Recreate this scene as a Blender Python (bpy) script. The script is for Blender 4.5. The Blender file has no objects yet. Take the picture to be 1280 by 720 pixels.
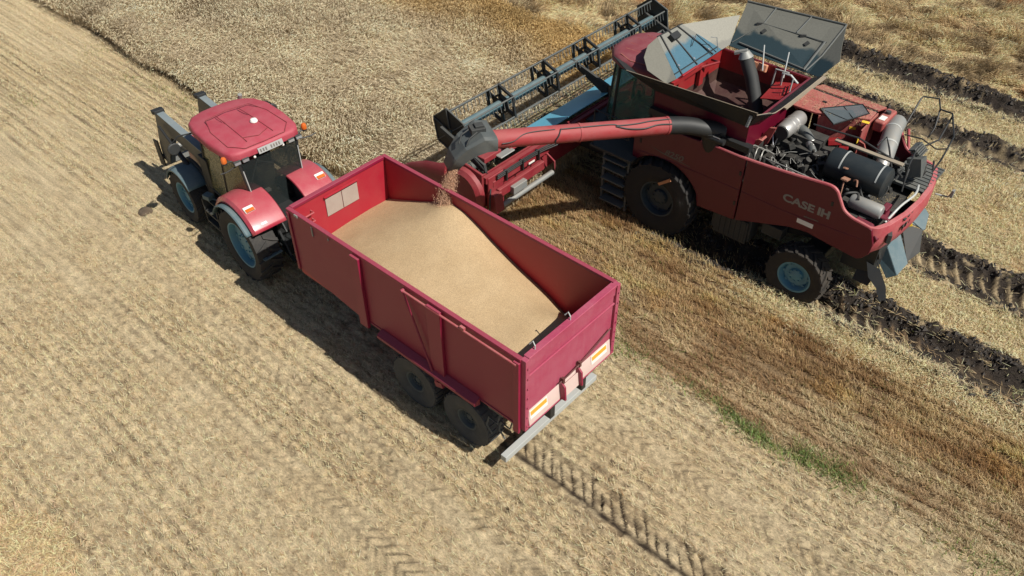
import bpy, bmesh, math, random
import numpy as np
from mathutils import Vector, Matrix, Euler
random.seed(7); rng = np.random.default_rng(11)
S = bpy.context.scene; COL = S.collection
PI = math.pi; R = math.radians
# ------------------------------------------------------------------ helpers
def link(o, parent=None):
    COL.objects.link(o)
    if parent: o.parent = parent
    return o
def tag(o, label=None, cat=None, group=None, kind=None):
    if label: o['label'] = label
    if cat: o['category'] = cat
    if group: o['group'] = group
    if kind: o['kind'] = kind
    return o
def thing(name, label, cat, loc=(0, 0, 0), rz=0, group=None):
    o = bpy.data.objects.new(name, None); o.empty_display_size = .3; link(o)
    o.location = loc; o.rotation_euler = (0, 0, rz)
    return tag(o, label, cat, group)
def V(*a): return Vector(a)
class MB:
    def __init__(s): s.b = bmesh.new()
    def _prim(s, M, verts, faces):
        vs = [s.b.verts.new(M @ Vector(v) if M else Vector(v)) for v in verts]
        for f in faces:
            try: s.b.faces.new([vs[i] for i in f])
            except ValueError: pass
        return s
    def box(s, c, d, rot=(0, 0, 0)):
        M = Matrix.Translation(Vector(c)) @ Euler([R(a) for a in rot]).to_matrix().to_4x4()
        x, y, z = [k / 2 for k in d]
        v = [(i * x, j * y, k * z) for i in (-1, 1) for j in (-1, 1) for k in (-1, 1)]
        return s._prim(M, v, [(0, 1, 3, 2), (4, 6, 7, 5), (0, 4, 5, 1), (2, 3, 7, 6), (0, 2, 6, 4), (1, 5, 7, 3)])
    def bx(s, x0, x1, y0, y1, z0, z1): return s.box(((x0 + x1) / 2, (y0 + y1) / 2, (z0 + z1) / 2), (abs(x1 - x0), abs(y1 - y0), abs(z1 - z0)))
    def prism(s, poly, ax, a, b):
        n = len(poly)
        def P(u, w, t): return {'x': (t, u, w), 'y': (u, t, w), 'z': (u, w, t)}[ax]
        v = [P(u, w, a) for u, w in poly] + [P(u, w, b) for u, w in poly]
        f = [tuple(range(n)), tuple(range(2 * n - 1, n - 1, -1))] + [(i, (i + 1) % n, (i + 1) % n + n, i + n) for i in range(n)]
        return s._prim(None, v, f)
    def plate(s, pts, t=.02):
        p = [Vector(q) for q in pts]; n = len(p)
        N = Vector((0, 0, 0))
        for i in range(n): N += p[i].cross(p[(i + 1) % n])
        N.normalize(); v = [q + N * t / 2 for q in p] + [q - N * t / 2 for q in p]
        f = [tuple(range(n)), tuple(range(2 * n - 1, n - 1, -1))] + [(i, (i + 1) % n, (i + 1) % n + n, i + n) for i in range(n)]
        return s._prim(None, v, f)
    def cyl(s, a, b, r0, r1=None, seg=16, cap=True):
        a, b = Vector(a), Vector(b); r1 = r0 if r1 is None else r1
        d = (b - a).normalized(); u = d.orthogonal().normalized(); w = d.cross(u)
        v = []
        for c, r in ((a, r0), (b, r1)):
            for i in range(seg):
                t = 2 * PI * i / seg; v.append(c + u * (r * math.cos(t)) + w * (r * math.sin(t)))
        f = [(i, (i + 1) % seg, (i + 1) % seg + seg, i + seg) for i in range(seg)]
        if cap: f += [tuple(range(seg))[::-1], tuple(range(seg, 2 * seg))]
        return s._prim(None, v, f)
    def tube(s, pts, r, seg=8, smooth=0, closed=False):
        p = [Vector(q) for q in pts]
        if smooth:
            out = []; n = len(p)
            for i in range(n - 1):
                p0, p1, p2, p3 = p[max(i - 1, 0)], p[i], p[i + 1], p[min(i + 2, n - 1)]
                for k in range(smooth):
                    t = k / smooth
                    out.append(.5 * ((2 * p1) + (p2 - p0) * t + (2 * p0 - 5 * p1 + 4 * p2 - p3) * t * t + (3 * p1 - p0 - 3 * p2 + p3) * t ** 3))
            out.append(p[-1]); p = out
        n = len(p); rs = r if isinstance(r, (list, tuple)) else [r] * n
        if len(rs) != n: rs = [rs[min(int(i * len(rs) / n), len(rs) - 1)] for i in range(n)]
        v = []; u = None
        for i in range(n):
            if closed: d = p[(i + 1) % n] - p[i - 1]
            else: d = p[min(i + 1, n - 1)] - p[max(i - 1, 0)]
            d.normalize()
            u = d.orthogonal().normalized() if u is None else (u - d * u.dot(d)).normalized()
            w = d.cross(u)
            for k in range(seg):
                t = 2 * PI * k / seg; v.append(p[i] + u * (rs[i] * math.cos(t)) + w * (rs[i] * math.sin(t)))
        f = []
        for i in range(n if closed else n - 1):
            j = (i + 1) % n
            f += [(i * seg + k, i * seg + (k + 1) % seg, j * seg + (k + 1) % seg, j * seg + k) for k in range(seg)]
        if not closed: f += [tuple(range(seg))[::-1], tuple(range((n - 1) * seg, n * seg))]
        return s._prim(None, v, f)
    def lathe(s, prof, c=(0, 0, 0), ax='y', seg=36, arc=(0, 360), close=False):
        c = Vector(c); n = len(prof); full = arc[1] - arc[0] >= 360
        m = seg if full else seg + 1; v = []
        for i in range(m):
            t = R(arc[0] + (arc[1] - arc[0]) * i / seg); ct, st = math.cos(t), math.sin(t)
            for r, a in prof:
                v.append(c + Vector({'y': (r * ct, a, r * st), 'z': (r * ct, r * st, a), 'x': (a, r * ct, r * st)}[ax]))
        f = []
        for i in range(seg):
            j = (i + 1) % m
            for k in range(n if close else n - 1):
                l = (k + 1) % n; f.append((i * n + k, i * n + l, j * n + l, j * n + k))
        if close and not full: f += [tuple(range(n)), tuple(range((m - 1) * n, m * n))[::-1]]
        return s._prim(None, v, f)
    def pieces(s, name, mat, parent=None, **k):
        """every loose piece becomes an object of its own"""
        bm = s.b; bm.verts.ensure_lookup_table(); seen = set(); out = []
        for v0 in list(bm.verts):
            if v0 in seen: continue
            st = [v0]; comp = []; seen.add(v0)
            while st:
                v = st.pop(); comp.append(v)
                for e in v.link_edges:
                    w = e.other_vert(v)
                    if w not in seen: seen.add(w); st.append(w)
            idx = {v: i for i, v in enumerate(comp)}; fs = {f for v in comp for f in v.link_faces}
            m = MB(); m._prim(None, [v.co.copy() for v in comp], [[idx[v] for v in f.verts] for f in fs]); out.append(m.build(name, mat, parent, **k))
        bm.free(); return out
    def build(s, name, mat, parent=None, bevel=0, ang=35, sub=0, solid=0):
        bmesh.ops.recalc_face_normals(s.b, faces=s.b.faces)
        me = bpy.data.meshes.new(name); s.b.to_mesh(me); s.b.free()
        me.materials.append(mat)
        me.polygons.foreach_set('use_smooth', [True] * len(me.polygons)); me.set_sharp_from_angle(angle=R(ang))
        o = link(bpy.data.objects.new(name, me), parent)
        if solid: m = o.modifiers.new('s', 'SOLIDIFY'); m.thickness = solid; m.offset = 0
        if bevel:
            m = o.modifiers.new('b', 'BEVEL'); m.width = bevel; m.segments = 2; m.limit_method = 'ANGLE'; m.angle_limit = R(40); m.harden_normals = True
        return o
def arcpts(cx, cz, r, a0, a1, n): return [(cx + r * math.cos(R(a0 + (a1 - a0) * i / n)), cz + r * math.sin(R(a0 + (a1 - a0) * i / n))) for i in range(n + 1)]
# ------------------------------------------------------------------ materials
def lin(c): return tuple(((x / 255) / 12.92 if x / 255 <= .04045 else ((x / 255 + .055) / 1.055) ** 2.4) for x in c)
def newmat(name):
    m = bpy.data.materials.new(name); m.use_nodes = True; nt = m.node_tree
    return m, nt, nt.nodes['Principled BSDF']
def N(nt, t, **k):
    n = nt.nodes.new(t)
    for a, b in k.items():
        if a in n.inputs: n.inputs[a].default_value = b
        else: setattr(n, a, b)
    return n
def mat(name, col, rough=.5, metal=0, dust=.25, dustcol=(.36, .28, .19), scale=3., bump=.02, fine=60, coat=0, zdust=0, streak=0):
    """base colour broken by blotchy dust, streaks and a fine bump"""
    m, nt, p = newmat(name); L = nt.links.new
    tc = N(nt, 'ShaderNodeTexCoord')
    n1 = N(nt, 'ShaderNodeTexNoise', Scale=scale, Detail=8., Roughness=.65); L(tc.outputs['Object'], n1.inputs['Vector'])
    n2 = N(nt, 'ShaderNodeTexNoise', Scale=fine, Detail=4., Roughness=.6); L(tc.outputs['Object'], n2.inputs['Vector'])
    r1 = N(nt, 'ShaderNodeMapRange'); r1.inputs['From Min'].default_value = .38; r1.inputs['From Max'].default_value = .72; r1.inputs['To Min'].default_value = dust * .25; r1.inputs['To Max'].default_value = dust
    L(n1.outputs['Fac'], r1.inputs['Value'])
    mul = N(nt, 'ShaderNodeMath', operation='MULTIPLY'); L(r1.outputs[0], mul.inputs[0])
    r2 = N(nt, 'ShaderNodeMapRange'); r2.inputs['From Min'].default_value = .3; r2.inputs['From Max'].default_value = .7; r2.inputs['To Min'].default_value = .6; r2.inputs['To Max'].default_value = 1.4
    L(n2.outputs['Fac'], r2.inputs['Value']); L(r2.outputs[0], mul.inputs[1])
    fac = mul.outputs[0]
    if streak:   # run marks and scratches down the sheet
        mp = N(nt, 'ShaderNodeMapping'); mp.inputs['Scale'].default_value = (9, 9, .7); L(tc.outputs['Object'], mp.inputs['Vector'])
        n3 = N(nt, 'ShaderNodeTexNoise', Scale=2., Detail=7., Roughness=.7); L(mp.outputs[0], n3.inputs['Vector'])
        r3 = N(nt, 'ShaderNodeMapRange'); r3.inputs['From Min'].default_value = .52; r3.inputs['From Max'].default_value = .75; r3.inputs['To Max'].default_value = streak; L(n3.outputs['Fac'], r3.inputs['Value'])
        m3 = N(nt, 'ShaderNodeMath', operation='ADD'); L(fac, m3.inputs[0]); L(r3.outputs[0], m3.inputs[1]); fac = m3.outputs[0]
    if zdust:   # dust settles on faces that look up
        g = N(nt, 'ShaderNodeNewGeometry'); sp = N(nt, 'ShaderNodeSeparateXYZ'); L(g.outputs['Normal'], sp.inputs[0])
        mr = N(nt, 'ShaderNodeMapRange'); mr.inputs['From Min'].default_value = .3; mr.inputs['From Max'].default_value = 1.; mr.inputs['To Max'].default_value = zdust; L(sp.outputs['Z'], mr.inputs['Value'])
        m2 = N(nt, 'ShaderNodeMath', operation='MULTIPLY_ADD'); L(mr.outputs[0], m2.inputs[0]); L(r2.outputs[0], m2.inputs[1]); L(fac, m2.inputs[2]); fac = m2.outputs[0]
    mx = N(nt, 'ShaderNodeMix', data_type='RGBA'); mx.inputs[6].default_value = (*col, 1); mx.inputs[7].default_value = (*dustcol, 1)
    mx.clamp_factor = True; L(fac, mx.inputs[0]); L(mx.outputs[2], p.inputs['Base Color'])
    rr = N(nt, 'ShaderNodeMapRange'); rr.inputs['From Max'].default_value = .6; rr.inputs['To Min'].default_value = rough; rr.inputs['To Max'].default_value = min(1, rough + .35); L(fac, rr.inputs['Value']); L(rr.outputs[0], p.inputs['Roughness'])
    p.inputs['Metallic'].default_value = metal
    if coat: p.inputs['Coat Weight'].default_value = coat; p.inputs['Coat Roughness'].default_value = .15
    if bump:
        b = N(nt, 'ShaderNodeBump', Strength=.4, Distance=bump); L(n2.outputs['Fac'], b.inputs['Height']); L(b.outputs[0], p.inputs['Normal'])
    return m
def glass(name, tint, rough=.08, alpha=.45):
    m, nt, p = newmat(name); L = nt.links.new
    p.inputs['Base Color'].default_value = (*tint, 1); p.inputs['Roughness'].default_value = rough; p.inputs['Alpha'].default_value = alpha
    n = N(nt, 'ShaderNodeTexNoise', Scale=6., Detail=6.); tc = N(nt, 'ShaderNodeTexCoord'); L(tc.outputs['Object'], n.inputs['Vector'])
    r = N(nt, 'ShaderNodeMapRange'); r.inputs['From Min'].default_value = .35; r.inputs['From Max'].default_value = .75; r.inputs['To Min'].default_value = rough; r.inputs['To Max'].default_value = rough + .3
    L(n.outputs['Fac'], r.inputs['Value']); L(r.outputs[0], p.inputs['Roughness'])
    return m
RED = mat('tractor_red_paint', (.34, .012, .040), .32, dust=.16, coat=.4, zdust=.10, dustcol=(.5, .33, .28), bump=.001)
ROOFR = mat('roof_red_plastic', (.33, .022, .045), .5, dust=.3, dustcol=(.4, .17, .18), zdust=.10, bump=.001)
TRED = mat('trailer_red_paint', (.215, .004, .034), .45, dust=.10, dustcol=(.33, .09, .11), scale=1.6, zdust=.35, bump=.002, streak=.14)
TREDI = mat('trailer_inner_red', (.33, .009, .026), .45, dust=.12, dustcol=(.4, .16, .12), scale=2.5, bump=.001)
TGATE = mat('tailgate_red_paint', (.30, .022, .068), .5, dust=.4, dustcol=(.42, .17, .2), scale=1.5, bump=.002, streak=.18)
CRED = mat('combine_red_shaded', (.10, .0015, .014), .35, dust=.05, dustcol=(.2, .06, .07), scale=1.5, zdust=.3, bump=.001, streak=.06)  # red darkened so the colour carries the shade of the left flank
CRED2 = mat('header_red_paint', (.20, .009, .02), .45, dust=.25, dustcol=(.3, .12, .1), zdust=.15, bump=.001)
CRIM = mat('combine_red_edge_highlight', (.34, .035, .055), .45, dust=.3, dustcol=(.5, .3, .26), zdust=.15, bump=.001)
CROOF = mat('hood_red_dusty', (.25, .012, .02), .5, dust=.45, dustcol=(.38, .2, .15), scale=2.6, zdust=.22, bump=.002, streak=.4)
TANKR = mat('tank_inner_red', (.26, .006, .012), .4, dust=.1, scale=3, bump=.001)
AUG = mat('auger_faded_red', (.28, .016, .022), .5, dust=.45, dustcol=(.30, .12, .11), scale=2.2, zdust=.2, bump=.002)
BLK = mat('black_steel', (.012, .014, .015), .55, dust=.06, dustcol=(.12, .1, .08), bump=.002)
BLK2 = mat('black_plastic', (.02, .024, .026), .6, dust=.2, dustcol=(.12, .11, .09), zdust=.15, bump=.002)
ENG = mat('engine_grime', (.018, .02, .02), .5, dust=.4, dustcol=(.08, .07, .055), scale=9, zdust=.15, bump=.01)
GREY = mat('grey_steel', (.22, .25, .26), .45, metal=.3, dust=.3, zdust=.15, bump=.003)
LGREY = mat('pale_galvanised', (.42, .46, .46), .5, metal=.2, dust=.3, zdust=.1, bump=.003)
DGREY = mat('dark_grey_paint', (.055, .068, .073), .5, dust=.3, dustcol=(.2, .18, .14), zdust=.12, bump=.003)
TEAL = mat('teal_grey_plastic', (.045, .10, .125), .5, dust=.25, dustcol=(.28, .28, .25), zdust=.12, bump=.002)
LOAD = mat('loader_grey_paint', (.11, .155, .18), .4, dust=.25, dustcol=(.3, .3, .27), zdust=.2, bump=.002)
REELT = mat('reel_blue_grey', (.04, .105, .13), .45, dust=.25, dustcol=(.25, .25, .22), zdust=.15, bump=.002)
BLUE = mat('header_blue_sheen', (.14, .50, .70), .35, metal=.35, dust=.15, dustcol=(.3, .36, .38), scale=3, bump=.002)  # blue-grey steel, its base brightened to paint in the sky reflection
RUB = mat('tyre_rubber', (.02, .02, .02), .85, dust=.45, dustcol=(.085, .078, .068), scale=5, bump=.01)
MUDR = mat('muddy_rubber', (.018, .017, .016), .9, dust=.65, dustcol=(.07, .055, .04), scale=4, bump=.02)
RIM = mat('rim_grey_blue', (.07, .24, .33), .45, dust=.3, dustcol=(.2, .18, .15), bump=.003)
RIMT = mat('hub_dark_grey', (.05, .075, .085), .6, dust=.5, dustcol=(.1, .09, .075), bump=.003)
RIMD = mat('rim_dark_blue', (.03, .07, .10), .5, dust=.4, dustcol=(.12, .1, .08), bump=.003)
CHR = mat('bright_metal', (.6, .62, .62), .25, metal=.8, dust=.15, bump=.001)
CAN = mat('canister_silver', (.45, .44, .42), .35, metal=.6, dust=.35, dustcol=(.3, .27, .22), bump=.002)
TAN = mat('dusty_tan_board', (.22, .19, .145), .8, dust=.5, bump=.004)
WINB = mat('weathered_window_board', (.33, .26, .22), .7, dust=.5, dustcol=(.42, .36, .3), scale=5, bump=.003)
BEIGE = mat('dusty_pale_band', (.55, .40, .37), .7, dust=.5, dustcol=(.55, .47, .40), scale=4, bump=.003)
TYT = mat('dusty_trailer_rubber', (.045, .05, .053), .85, dust=.5, dustcol=(.13, .125, .115), scale=5, bump=.01)
LARM = mat('loader_side_paint', (.03, .038, .042), .4, dust=.2, dustcol=(.12, .12, .11), zdust=.1, bump=.002)
MUDF = mat('shaded_muddy_rubber', (.012, .012, .012), .85, dust=.4, dustcol=(.04, .033, .026), scale=4, bump=.02)  # darkened copy of the muddy rubber, shade around the front wheels painted in
RIMF = mat('shaded_rim_blue', (.012, .03, .045), .5, dust=.3, dustcol=(.04, .035, .03), bump=.003)  # near black rim blue, front wheel shade put into the colour
AMB = mat('amber_lens', (.55, .11, .01), .25, dust=.1, bump=0)
ORG = mat('orange_reflector', (.8, .33, .02), .4, dust=.2, bump=0)
WHT = mat('white_plastic', (.75, .73, .68), .4, dust=.15, bump=0)
YEL = mat('yellow_sticker', (.75, .5, .03), .5, dust=.1, bump=0)
DECAL = mat('grey_decal', (.2, .2, .19), .5, dust=.3, bump=0)
DECALD = mat('dim_decal', (.075, .075, .07), .5, dust=.3, bump=0)
GLD = glass('dark_cab_glass', (.02, .026, .026), .04, .55)
GLG = glass('green_cab_glass', (.05, .17, .12), .06, .5)
GLO = glass('olive_side_glass', (.16, .15, .07), .1, .75)
HOSE = mat('silver_hose', (.36, .36, .33), .4, metal=.4, dust=.4, dustcol=(.1,.09,.07), bump=.002)
SEAT = mat('seat_fabric', (.04, .04, .045), .9, dust=.1, bump=.004)
# grain tank sheets: dull steel tone, turning paler above a wavy edged height
def sheet(name, base, topc, z0, wob=.16):
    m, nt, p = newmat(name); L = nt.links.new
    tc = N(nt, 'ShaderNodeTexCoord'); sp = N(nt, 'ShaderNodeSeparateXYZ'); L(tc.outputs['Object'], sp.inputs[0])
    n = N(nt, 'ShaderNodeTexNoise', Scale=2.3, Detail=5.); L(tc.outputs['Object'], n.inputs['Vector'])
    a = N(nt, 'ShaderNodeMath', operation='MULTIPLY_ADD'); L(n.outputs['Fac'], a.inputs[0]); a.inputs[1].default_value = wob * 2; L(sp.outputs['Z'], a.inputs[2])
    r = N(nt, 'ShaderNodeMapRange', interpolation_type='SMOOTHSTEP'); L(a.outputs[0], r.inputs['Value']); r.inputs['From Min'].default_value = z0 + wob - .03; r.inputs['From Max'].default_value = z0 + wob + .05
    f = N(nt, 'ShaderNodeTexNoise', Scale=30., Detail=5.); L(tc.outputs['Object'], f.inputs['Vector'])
    mx = N(nt, 'ShaderNodeMix', data_type='RGBA'); mx.inputs[6].default_value = (*base, 1); mx.inputs[7].default_value = (*topc, 1); L(r.outputs[0], mx.inputs[0])
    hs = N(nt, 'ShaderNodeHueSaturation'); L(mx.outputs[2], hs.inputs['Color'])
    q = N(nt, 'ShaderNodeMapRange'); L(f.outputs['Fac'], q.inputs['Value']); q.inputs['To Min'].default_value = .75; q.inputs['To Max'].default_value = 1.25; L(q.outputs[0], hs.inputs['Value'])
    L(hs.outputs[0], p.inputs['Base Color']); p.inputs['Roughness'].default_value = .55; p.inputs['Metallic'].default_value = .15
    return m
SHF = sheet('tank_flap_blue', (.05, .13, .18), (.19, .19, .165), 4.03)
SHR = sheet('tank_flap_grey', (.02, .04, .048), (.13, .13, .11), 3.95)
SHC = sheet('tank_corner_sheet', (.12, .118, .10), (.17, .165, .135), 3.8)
SHO = mat('tank_flap_outer', (.010, .012, .012), .6, dust=.15, dustcol=(.028, .027, .025), bump=.002)

# ------------------------------------------------------------------ wheels
def wheel(parent, c, rad, w, rimr, lugs, side, tmat, rmat, lugh=.045, ribs=False):
    """wheel centre c; side=+1 when the outer face looks to +y"""
    e = bpy.data.objects.new('wheel', None); e.empty_display_size = .2; link(e, parent); e.location = c
    h = w / 2; t = MB()
    prof = [(rimr, -h * .72), (rimr + .03, -h * .82), (rimr + (rad - rimr) * .45, -h * 1.0), (rad * .93, -h * .93), (rad - lugh, -h * .74), (rad - lugh * .75, 0),
            (rad - lugh, h * .74), (rad * .93, h * .93), (rimr + (rad - rimr) * .45, h * 1.0), (rimr + .03, h * .82), (rimr, h * .72)]
    t.lathe(prof, seg=48)
    for i in range(lugs):
        for sd in (-1, 1):
            a = 2 * PI * (i + (.5 if sd > 0 else 0)) / lugs
            if ribs:
                pts = [(0, sd * .02), (.0, sd * h * .85)]
            else: pts = [(0, -sd * .02), (.10, sd * h * .55), (.155, sd * h * .97)]
            v = []
            lw = PI * rad / lugs * (.55 if not ribs else .9)
            for k, (da, yy) in enumerate(pts):
                ro = rad if k < len(pts) - 1 else rad - lugh * .45
                for s2 in (-1, 1):
                    for r_ in (rad - lugh * 1.6, ro):
                        ang = a + (da / rad * 1.2) + s2 * lw / 2 / rad
                        v.append((r_ * math.cos(ang), yy, r_ * math.sin(ang)))
            f = []
            for k in range(len(pts) - 1):
                b = 4 * k; f += [(b, b + 1, b + 5, b + 4), (b + 2, b + 6, b + 7, b + 3), (b + 1, b + 3, b + 7, b + 5), (b, b + 4, b + 6, b + 2)]
            f += [(0, 2, 3, 1)]; b = 4 * (len(pts) - 1); f += [(b, b + 1, b + 3, b + 2)]
            t._prim(None, v, f)
    t.build('tyre', tmat, e)
    r = MB(); o = side
    r.lathe([(rimr + .015, o * h * .8), (rimr - .02, o * h * .78), (rimr - .05, o * h * .55), (rimr - .06, o * h * .3), (rimr * .80, o * h * .22), (rimr * .72, o * h * .34),
             (rimr * .45, o * h * .30), (rimr * .40, o * h * .45), (rimr * .30, o * h * .5), (0.001, o * h * .52)], seg=40)
    r.lathe([(rimr + .01, -o * h * .8), (rimr - .05, -o * h * .5), (0.001, -o * h * .45)], seg=32)
    for i in range(8):
        a = 2 * PI * i / 8
        r.cyl((rimr * .37 * math.cos(a), o * h * .4, rimr * .37 * math.sin(a)), (rimr * .37 * math.cos(a), o * (h * .5 + .02), rimr * .37 * math.sin(a)), .02, seg=6)
        r.box((rimr * .76 * math.cos(a), o * h * .3, rimr * .76 * math.sin(a)), (rimr * .14, .05, .07), (0, -math.degrees(a), 0))
    r.build('rim', rmat, e)
    return e
# ================================================================== TRAILER  (world axes = trailer axes: +x towards the tractor, +y its left side)
T = thing('grain_trailer', 'dark red high sided farm trailer heaped with wheat, pale bumper bar under its tailgate', 'trailer')
TL, TW, TZ0, TZ1 = 6.08, 1.27, 1.63, 3.33
# floor and tub
MB().bx(.05, TL - .05, -1.15, 1.15, 1.55, 1.64).build('floor', TREDI, T)
for sd, nm in ((1, 'left'), (-1, 'right')):
    m = MB()
    y0, y1 = (TW - .05, TW) if sd > 0 else (-TW, -TW + .05)
    m.prism([(0.02, 1.60), (4.2, 1.60), (TL, 1.86), (TL, TZ1 - .07), (0.02, TZ1 - .07)], 'y', y0, y1)
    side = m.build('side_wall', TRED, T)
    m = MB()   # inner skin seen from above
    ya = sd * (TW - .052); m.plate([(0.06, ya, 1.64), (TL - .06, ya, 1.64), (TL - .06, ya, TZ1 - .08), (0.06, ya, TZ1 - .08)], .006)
    m.build('inner_skin', TREDI, side)
    m = MB(); m.bx(0.0, TL, sd * TW - sd * .075 if sd > 0 else -TW - .015, sd * TW + .015 if sd > 0 else -TW + .075, TZ1 - .07, TZ1)
    m.build('top_rail', TRED, T, bevel=.012)
    # ribs
    m = MB()
    for x, w in ((4.02, .24), (1.95, .34)):
        m.prism([(x - w / 2, 1.42 if x < 3 else 1.5), (x + w / 2, 1.42 if x < 3 else 1.5), (x + w / 2, TZ1 - .075), (x - w / 2, TZ1 - .075)], 'y', sd * TW, sd * (TW + .07))
    m.bx(-.0, .13, sd * TW, sd * (TW + .055), 1.5, TZ1 - .075)
    m.bx(TL - .08, TL - .005, sd * TW, sd * (TW + .03), 1.80, TZ1 - .075)
    m.pieces('side_rib', TRED, T, bevel=.01)
    m = MB(); m.prism([(TW * sd + sd * .003, 1.70), (sd * (TW + .15), 1.62), (sd * (TW + .15), 1.55), (sd * (TW + .003), 1.50)], 'x', .95, 3.55)
    m.build('splash_ledge', TRED, T, bevel=.008)
    m = MB(); m.cyl((2.72, sd * (TW + .05), 3.2), (1.98, sd * (TW + .10), 1.42), .022, seg=8)
    m.cyl((2.72, sd * (TW + .02), 3.21), (2.72, sd * (TW + .09), 3.21), .035, seg=10); m.box((1.92, sd * (TW + .06), 1.38), (.2, .1, .12), (0, 20, 0))
    m.build('stay_rod', TRED, T)
for sd in (1, -1):
    m = MB(); m.tube([(.14, sd * (TW + .004), 1.66), (1.0, sd * (TW + .006), 1.655), (4.1, sd * (TW + .004), 1.66)], .012, seg=6); m.build('lower_bead', TRED, T)
# tarpaulin roll rod along the left rim
m = MB(); m.tube([(2.74, TW + .055, 3.215), (1.6, TW + .06, 3.22), (.05, TW + .055, 3.21)], .020, seg=8); m.box((1.25, TW + .05, 3.26), (.10, .05, .05)); m.build('tarp_rod', CRIM, T)
m = MB()
m.box((5.3, TW + .012, 3.15), (.03, .02, .22)); m.box((5.75, TW + .02, 3.3), (.10, .03, .05)); m.box((4.8, TW + .014, 3.22), (.02, .02, .05))
m.pieces('lashing_hook', GREY, T)
# front wall
m = MB(); m.bx(TL - .055, TL, -TW + .05, TW - .05, 1.65, TZ1 - .07); fw_ = m.build('front_wall', TREDI, T)
MB().bx(TL - .085, TL + .02, -TW + .076, TW - .076, TZ1 - .069, TZ1 + .002).build('front_rail', TRED, T, bevel=.012)
m = MB(); m.bx(TL - .075, TL - .057, -.42, -.015, 2.66, 3.08); m.bx(TL - .075, TL - .057, .0, .41, 2.66, 3.08); m.build('window_board', WINB, T, bevel=.004)
m = MB(); m.bx(TL - .12, TL - .077, -.45, .44, 3.14, 3.16)
m.build('wall_lip', TREDI, T)
for z in (3.02, 2.82):
    MB().tube([(TL - .06, .78, z), (TL - .17, .78, z), (TL - .17, 1.03, z), (TL - .06, 1.03, z)], .014, seg=6).build('step_rung', CRIM, T)
# tailgate
m = MB(); m.bx(-.05, .0, -1.16, 1.16, 1.64, TZ1 - .05); m.bx(-.085, -.052, -1.16, 1.16, 2.88, 2.92); m.bx(-.075, -.052, -1.16, 1.16, 3.1, TZ1 - .052)
tg = m.build('tailgate', TGATE, T, bevel=.008)
MB().bx(-.09, .04, -1.165, 1.165, TZ1 - .048, TZ1 + .012).build('top_rail', TGATE, tg, bevel=.012)
for sd in (1, -1):
    m = MB(); m.bx(-.10, .015, sd * 1.168, sd * 1.262, 1.585, TZ1 - .0); 
    for k in range(7): m.cyl((-.10, sd * 1.215, 1.7 + k * .24), (-.125, sd * 1.215, 1.7 + k * .24), .018, seg=8)
    m.build('corner_post', TGATE, T, bevel=.012)
m = MB(); m.prism([(-.053, 1.64), (-.053, 2.0), (-.06, 1.98), (-.10, 1.68), (-.10, 1.64)], 'y', -1.15, 1.15); m.build('lower_band', BEIGE, tg)
MB().bx(-.11, -.05, -1.16, 1.16, 1.61, 1.637).build('bottom_lip', TGATE, tg, bevel=.006)
for y in (1.12, -.58):
    m = MB(); m.plate([(-.068, y, 1.98), (-.068, y - .46, 1.98), (-.094, y - .46, 1.78), (-.094, y, 1.78)], .006); st = m.build('reflective_plate', WHT, T)
    m = MB(); m.plate([(-.076, y - .02, 1.955), (-.076, y - .44, 1.955), (-.088, y - .44, 1.865), (-.088, y - .02, 1.865)], .006); m.build('orange_stripe', ORG, st)
for y in (.30, -.17):
    m = MB(); m.prism([(-.06, 2.02), (-.11, 2.06), (-.19, 1.98), (-.22, 1.66), (-.11, 1.645)], 'y', y - .02, y + .02); m.build('chute_cheek', TRED, T, bevel=.004)
m = MB(); m.plate([(-.105, .28, 1.94), (-.105, -.15, 1.94), (-.14, -.15, 1.645), (-.14, .28, 1.645)], .02); m.build('chute_slide', BEIGE, T)
m = MB(); m.tube([(-.10, .38, 2.08), (-.12, .1, 2.12), (-.12, -.3, 2.17), (-.10, -1.08, 2.36)], .014, seg=6); m.box((-.11, .28, 2.10), (.06, .05, .12)); m.box((-.11, -.18, 2.15), (.06, .05, .12));
m.build('lock_linkage', mat('dark_red_rod', (.07, .006, .012), .6, dust=.2), T)
m = MB()
for y in (.05, .95): m.tube([(-.02, y, 3.33), (-.02, y, 3.42), (.05, y - .03, 3.45), (.1, y, 3.38)], .012, seg=6)
m.pieces('rail_hook', LGREY, T)
# chassis, bumper
m = MB()
for y in (.45, -.45): m.bx(-.05, 6.4, y - .06, y + .06, 1.2, 1.48)
for x in (.3, 1.3, 2.9, 4.3, 5.8): m.bx(x - .05, x + .05, -.389, .389, 1.25, 1.42)
m.bx(1.0, 3.1, -.75, -.55, .95, 1.2); m.bx(1.0, 3.1, .55, .75, .95, 1.2)
m.build('chassis', BLK, T)
m = MB(); m.tube([(6.35, .42, 1.3), (7.3, .08, .75), (7.55, 0, .65)], .06, seg=8); m.tube([(6.35, -.42, 1.3), (7.3, -.08, .75), (7.55, 0, .65)], .06, seg=8); m.box((7.6, 0, .62), (.35, .14, .1)); m.build('drawbar', BLK, T)
m = MB()
for x in (1.40, 2.82): m.cyl((x, -1.0, .56), (x, 1.0, .56), .065); 
m.pieces('axle', BLK, T)
m = MB(); m.box((.34, .0, .53), (.13, 2.70, .14)); m.build('bumper_bar', LGREY, T, bevel=.008)
m = MB()
for y in (.5, -.5): m.bx(.42, .5, y - .04, y + .04, .5, 1.22)
m.bx(.425, .47, -1.3, 1.3, .42, .50)
m.build('bumper_bracket', BLK, T)
m = MB()
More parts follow.
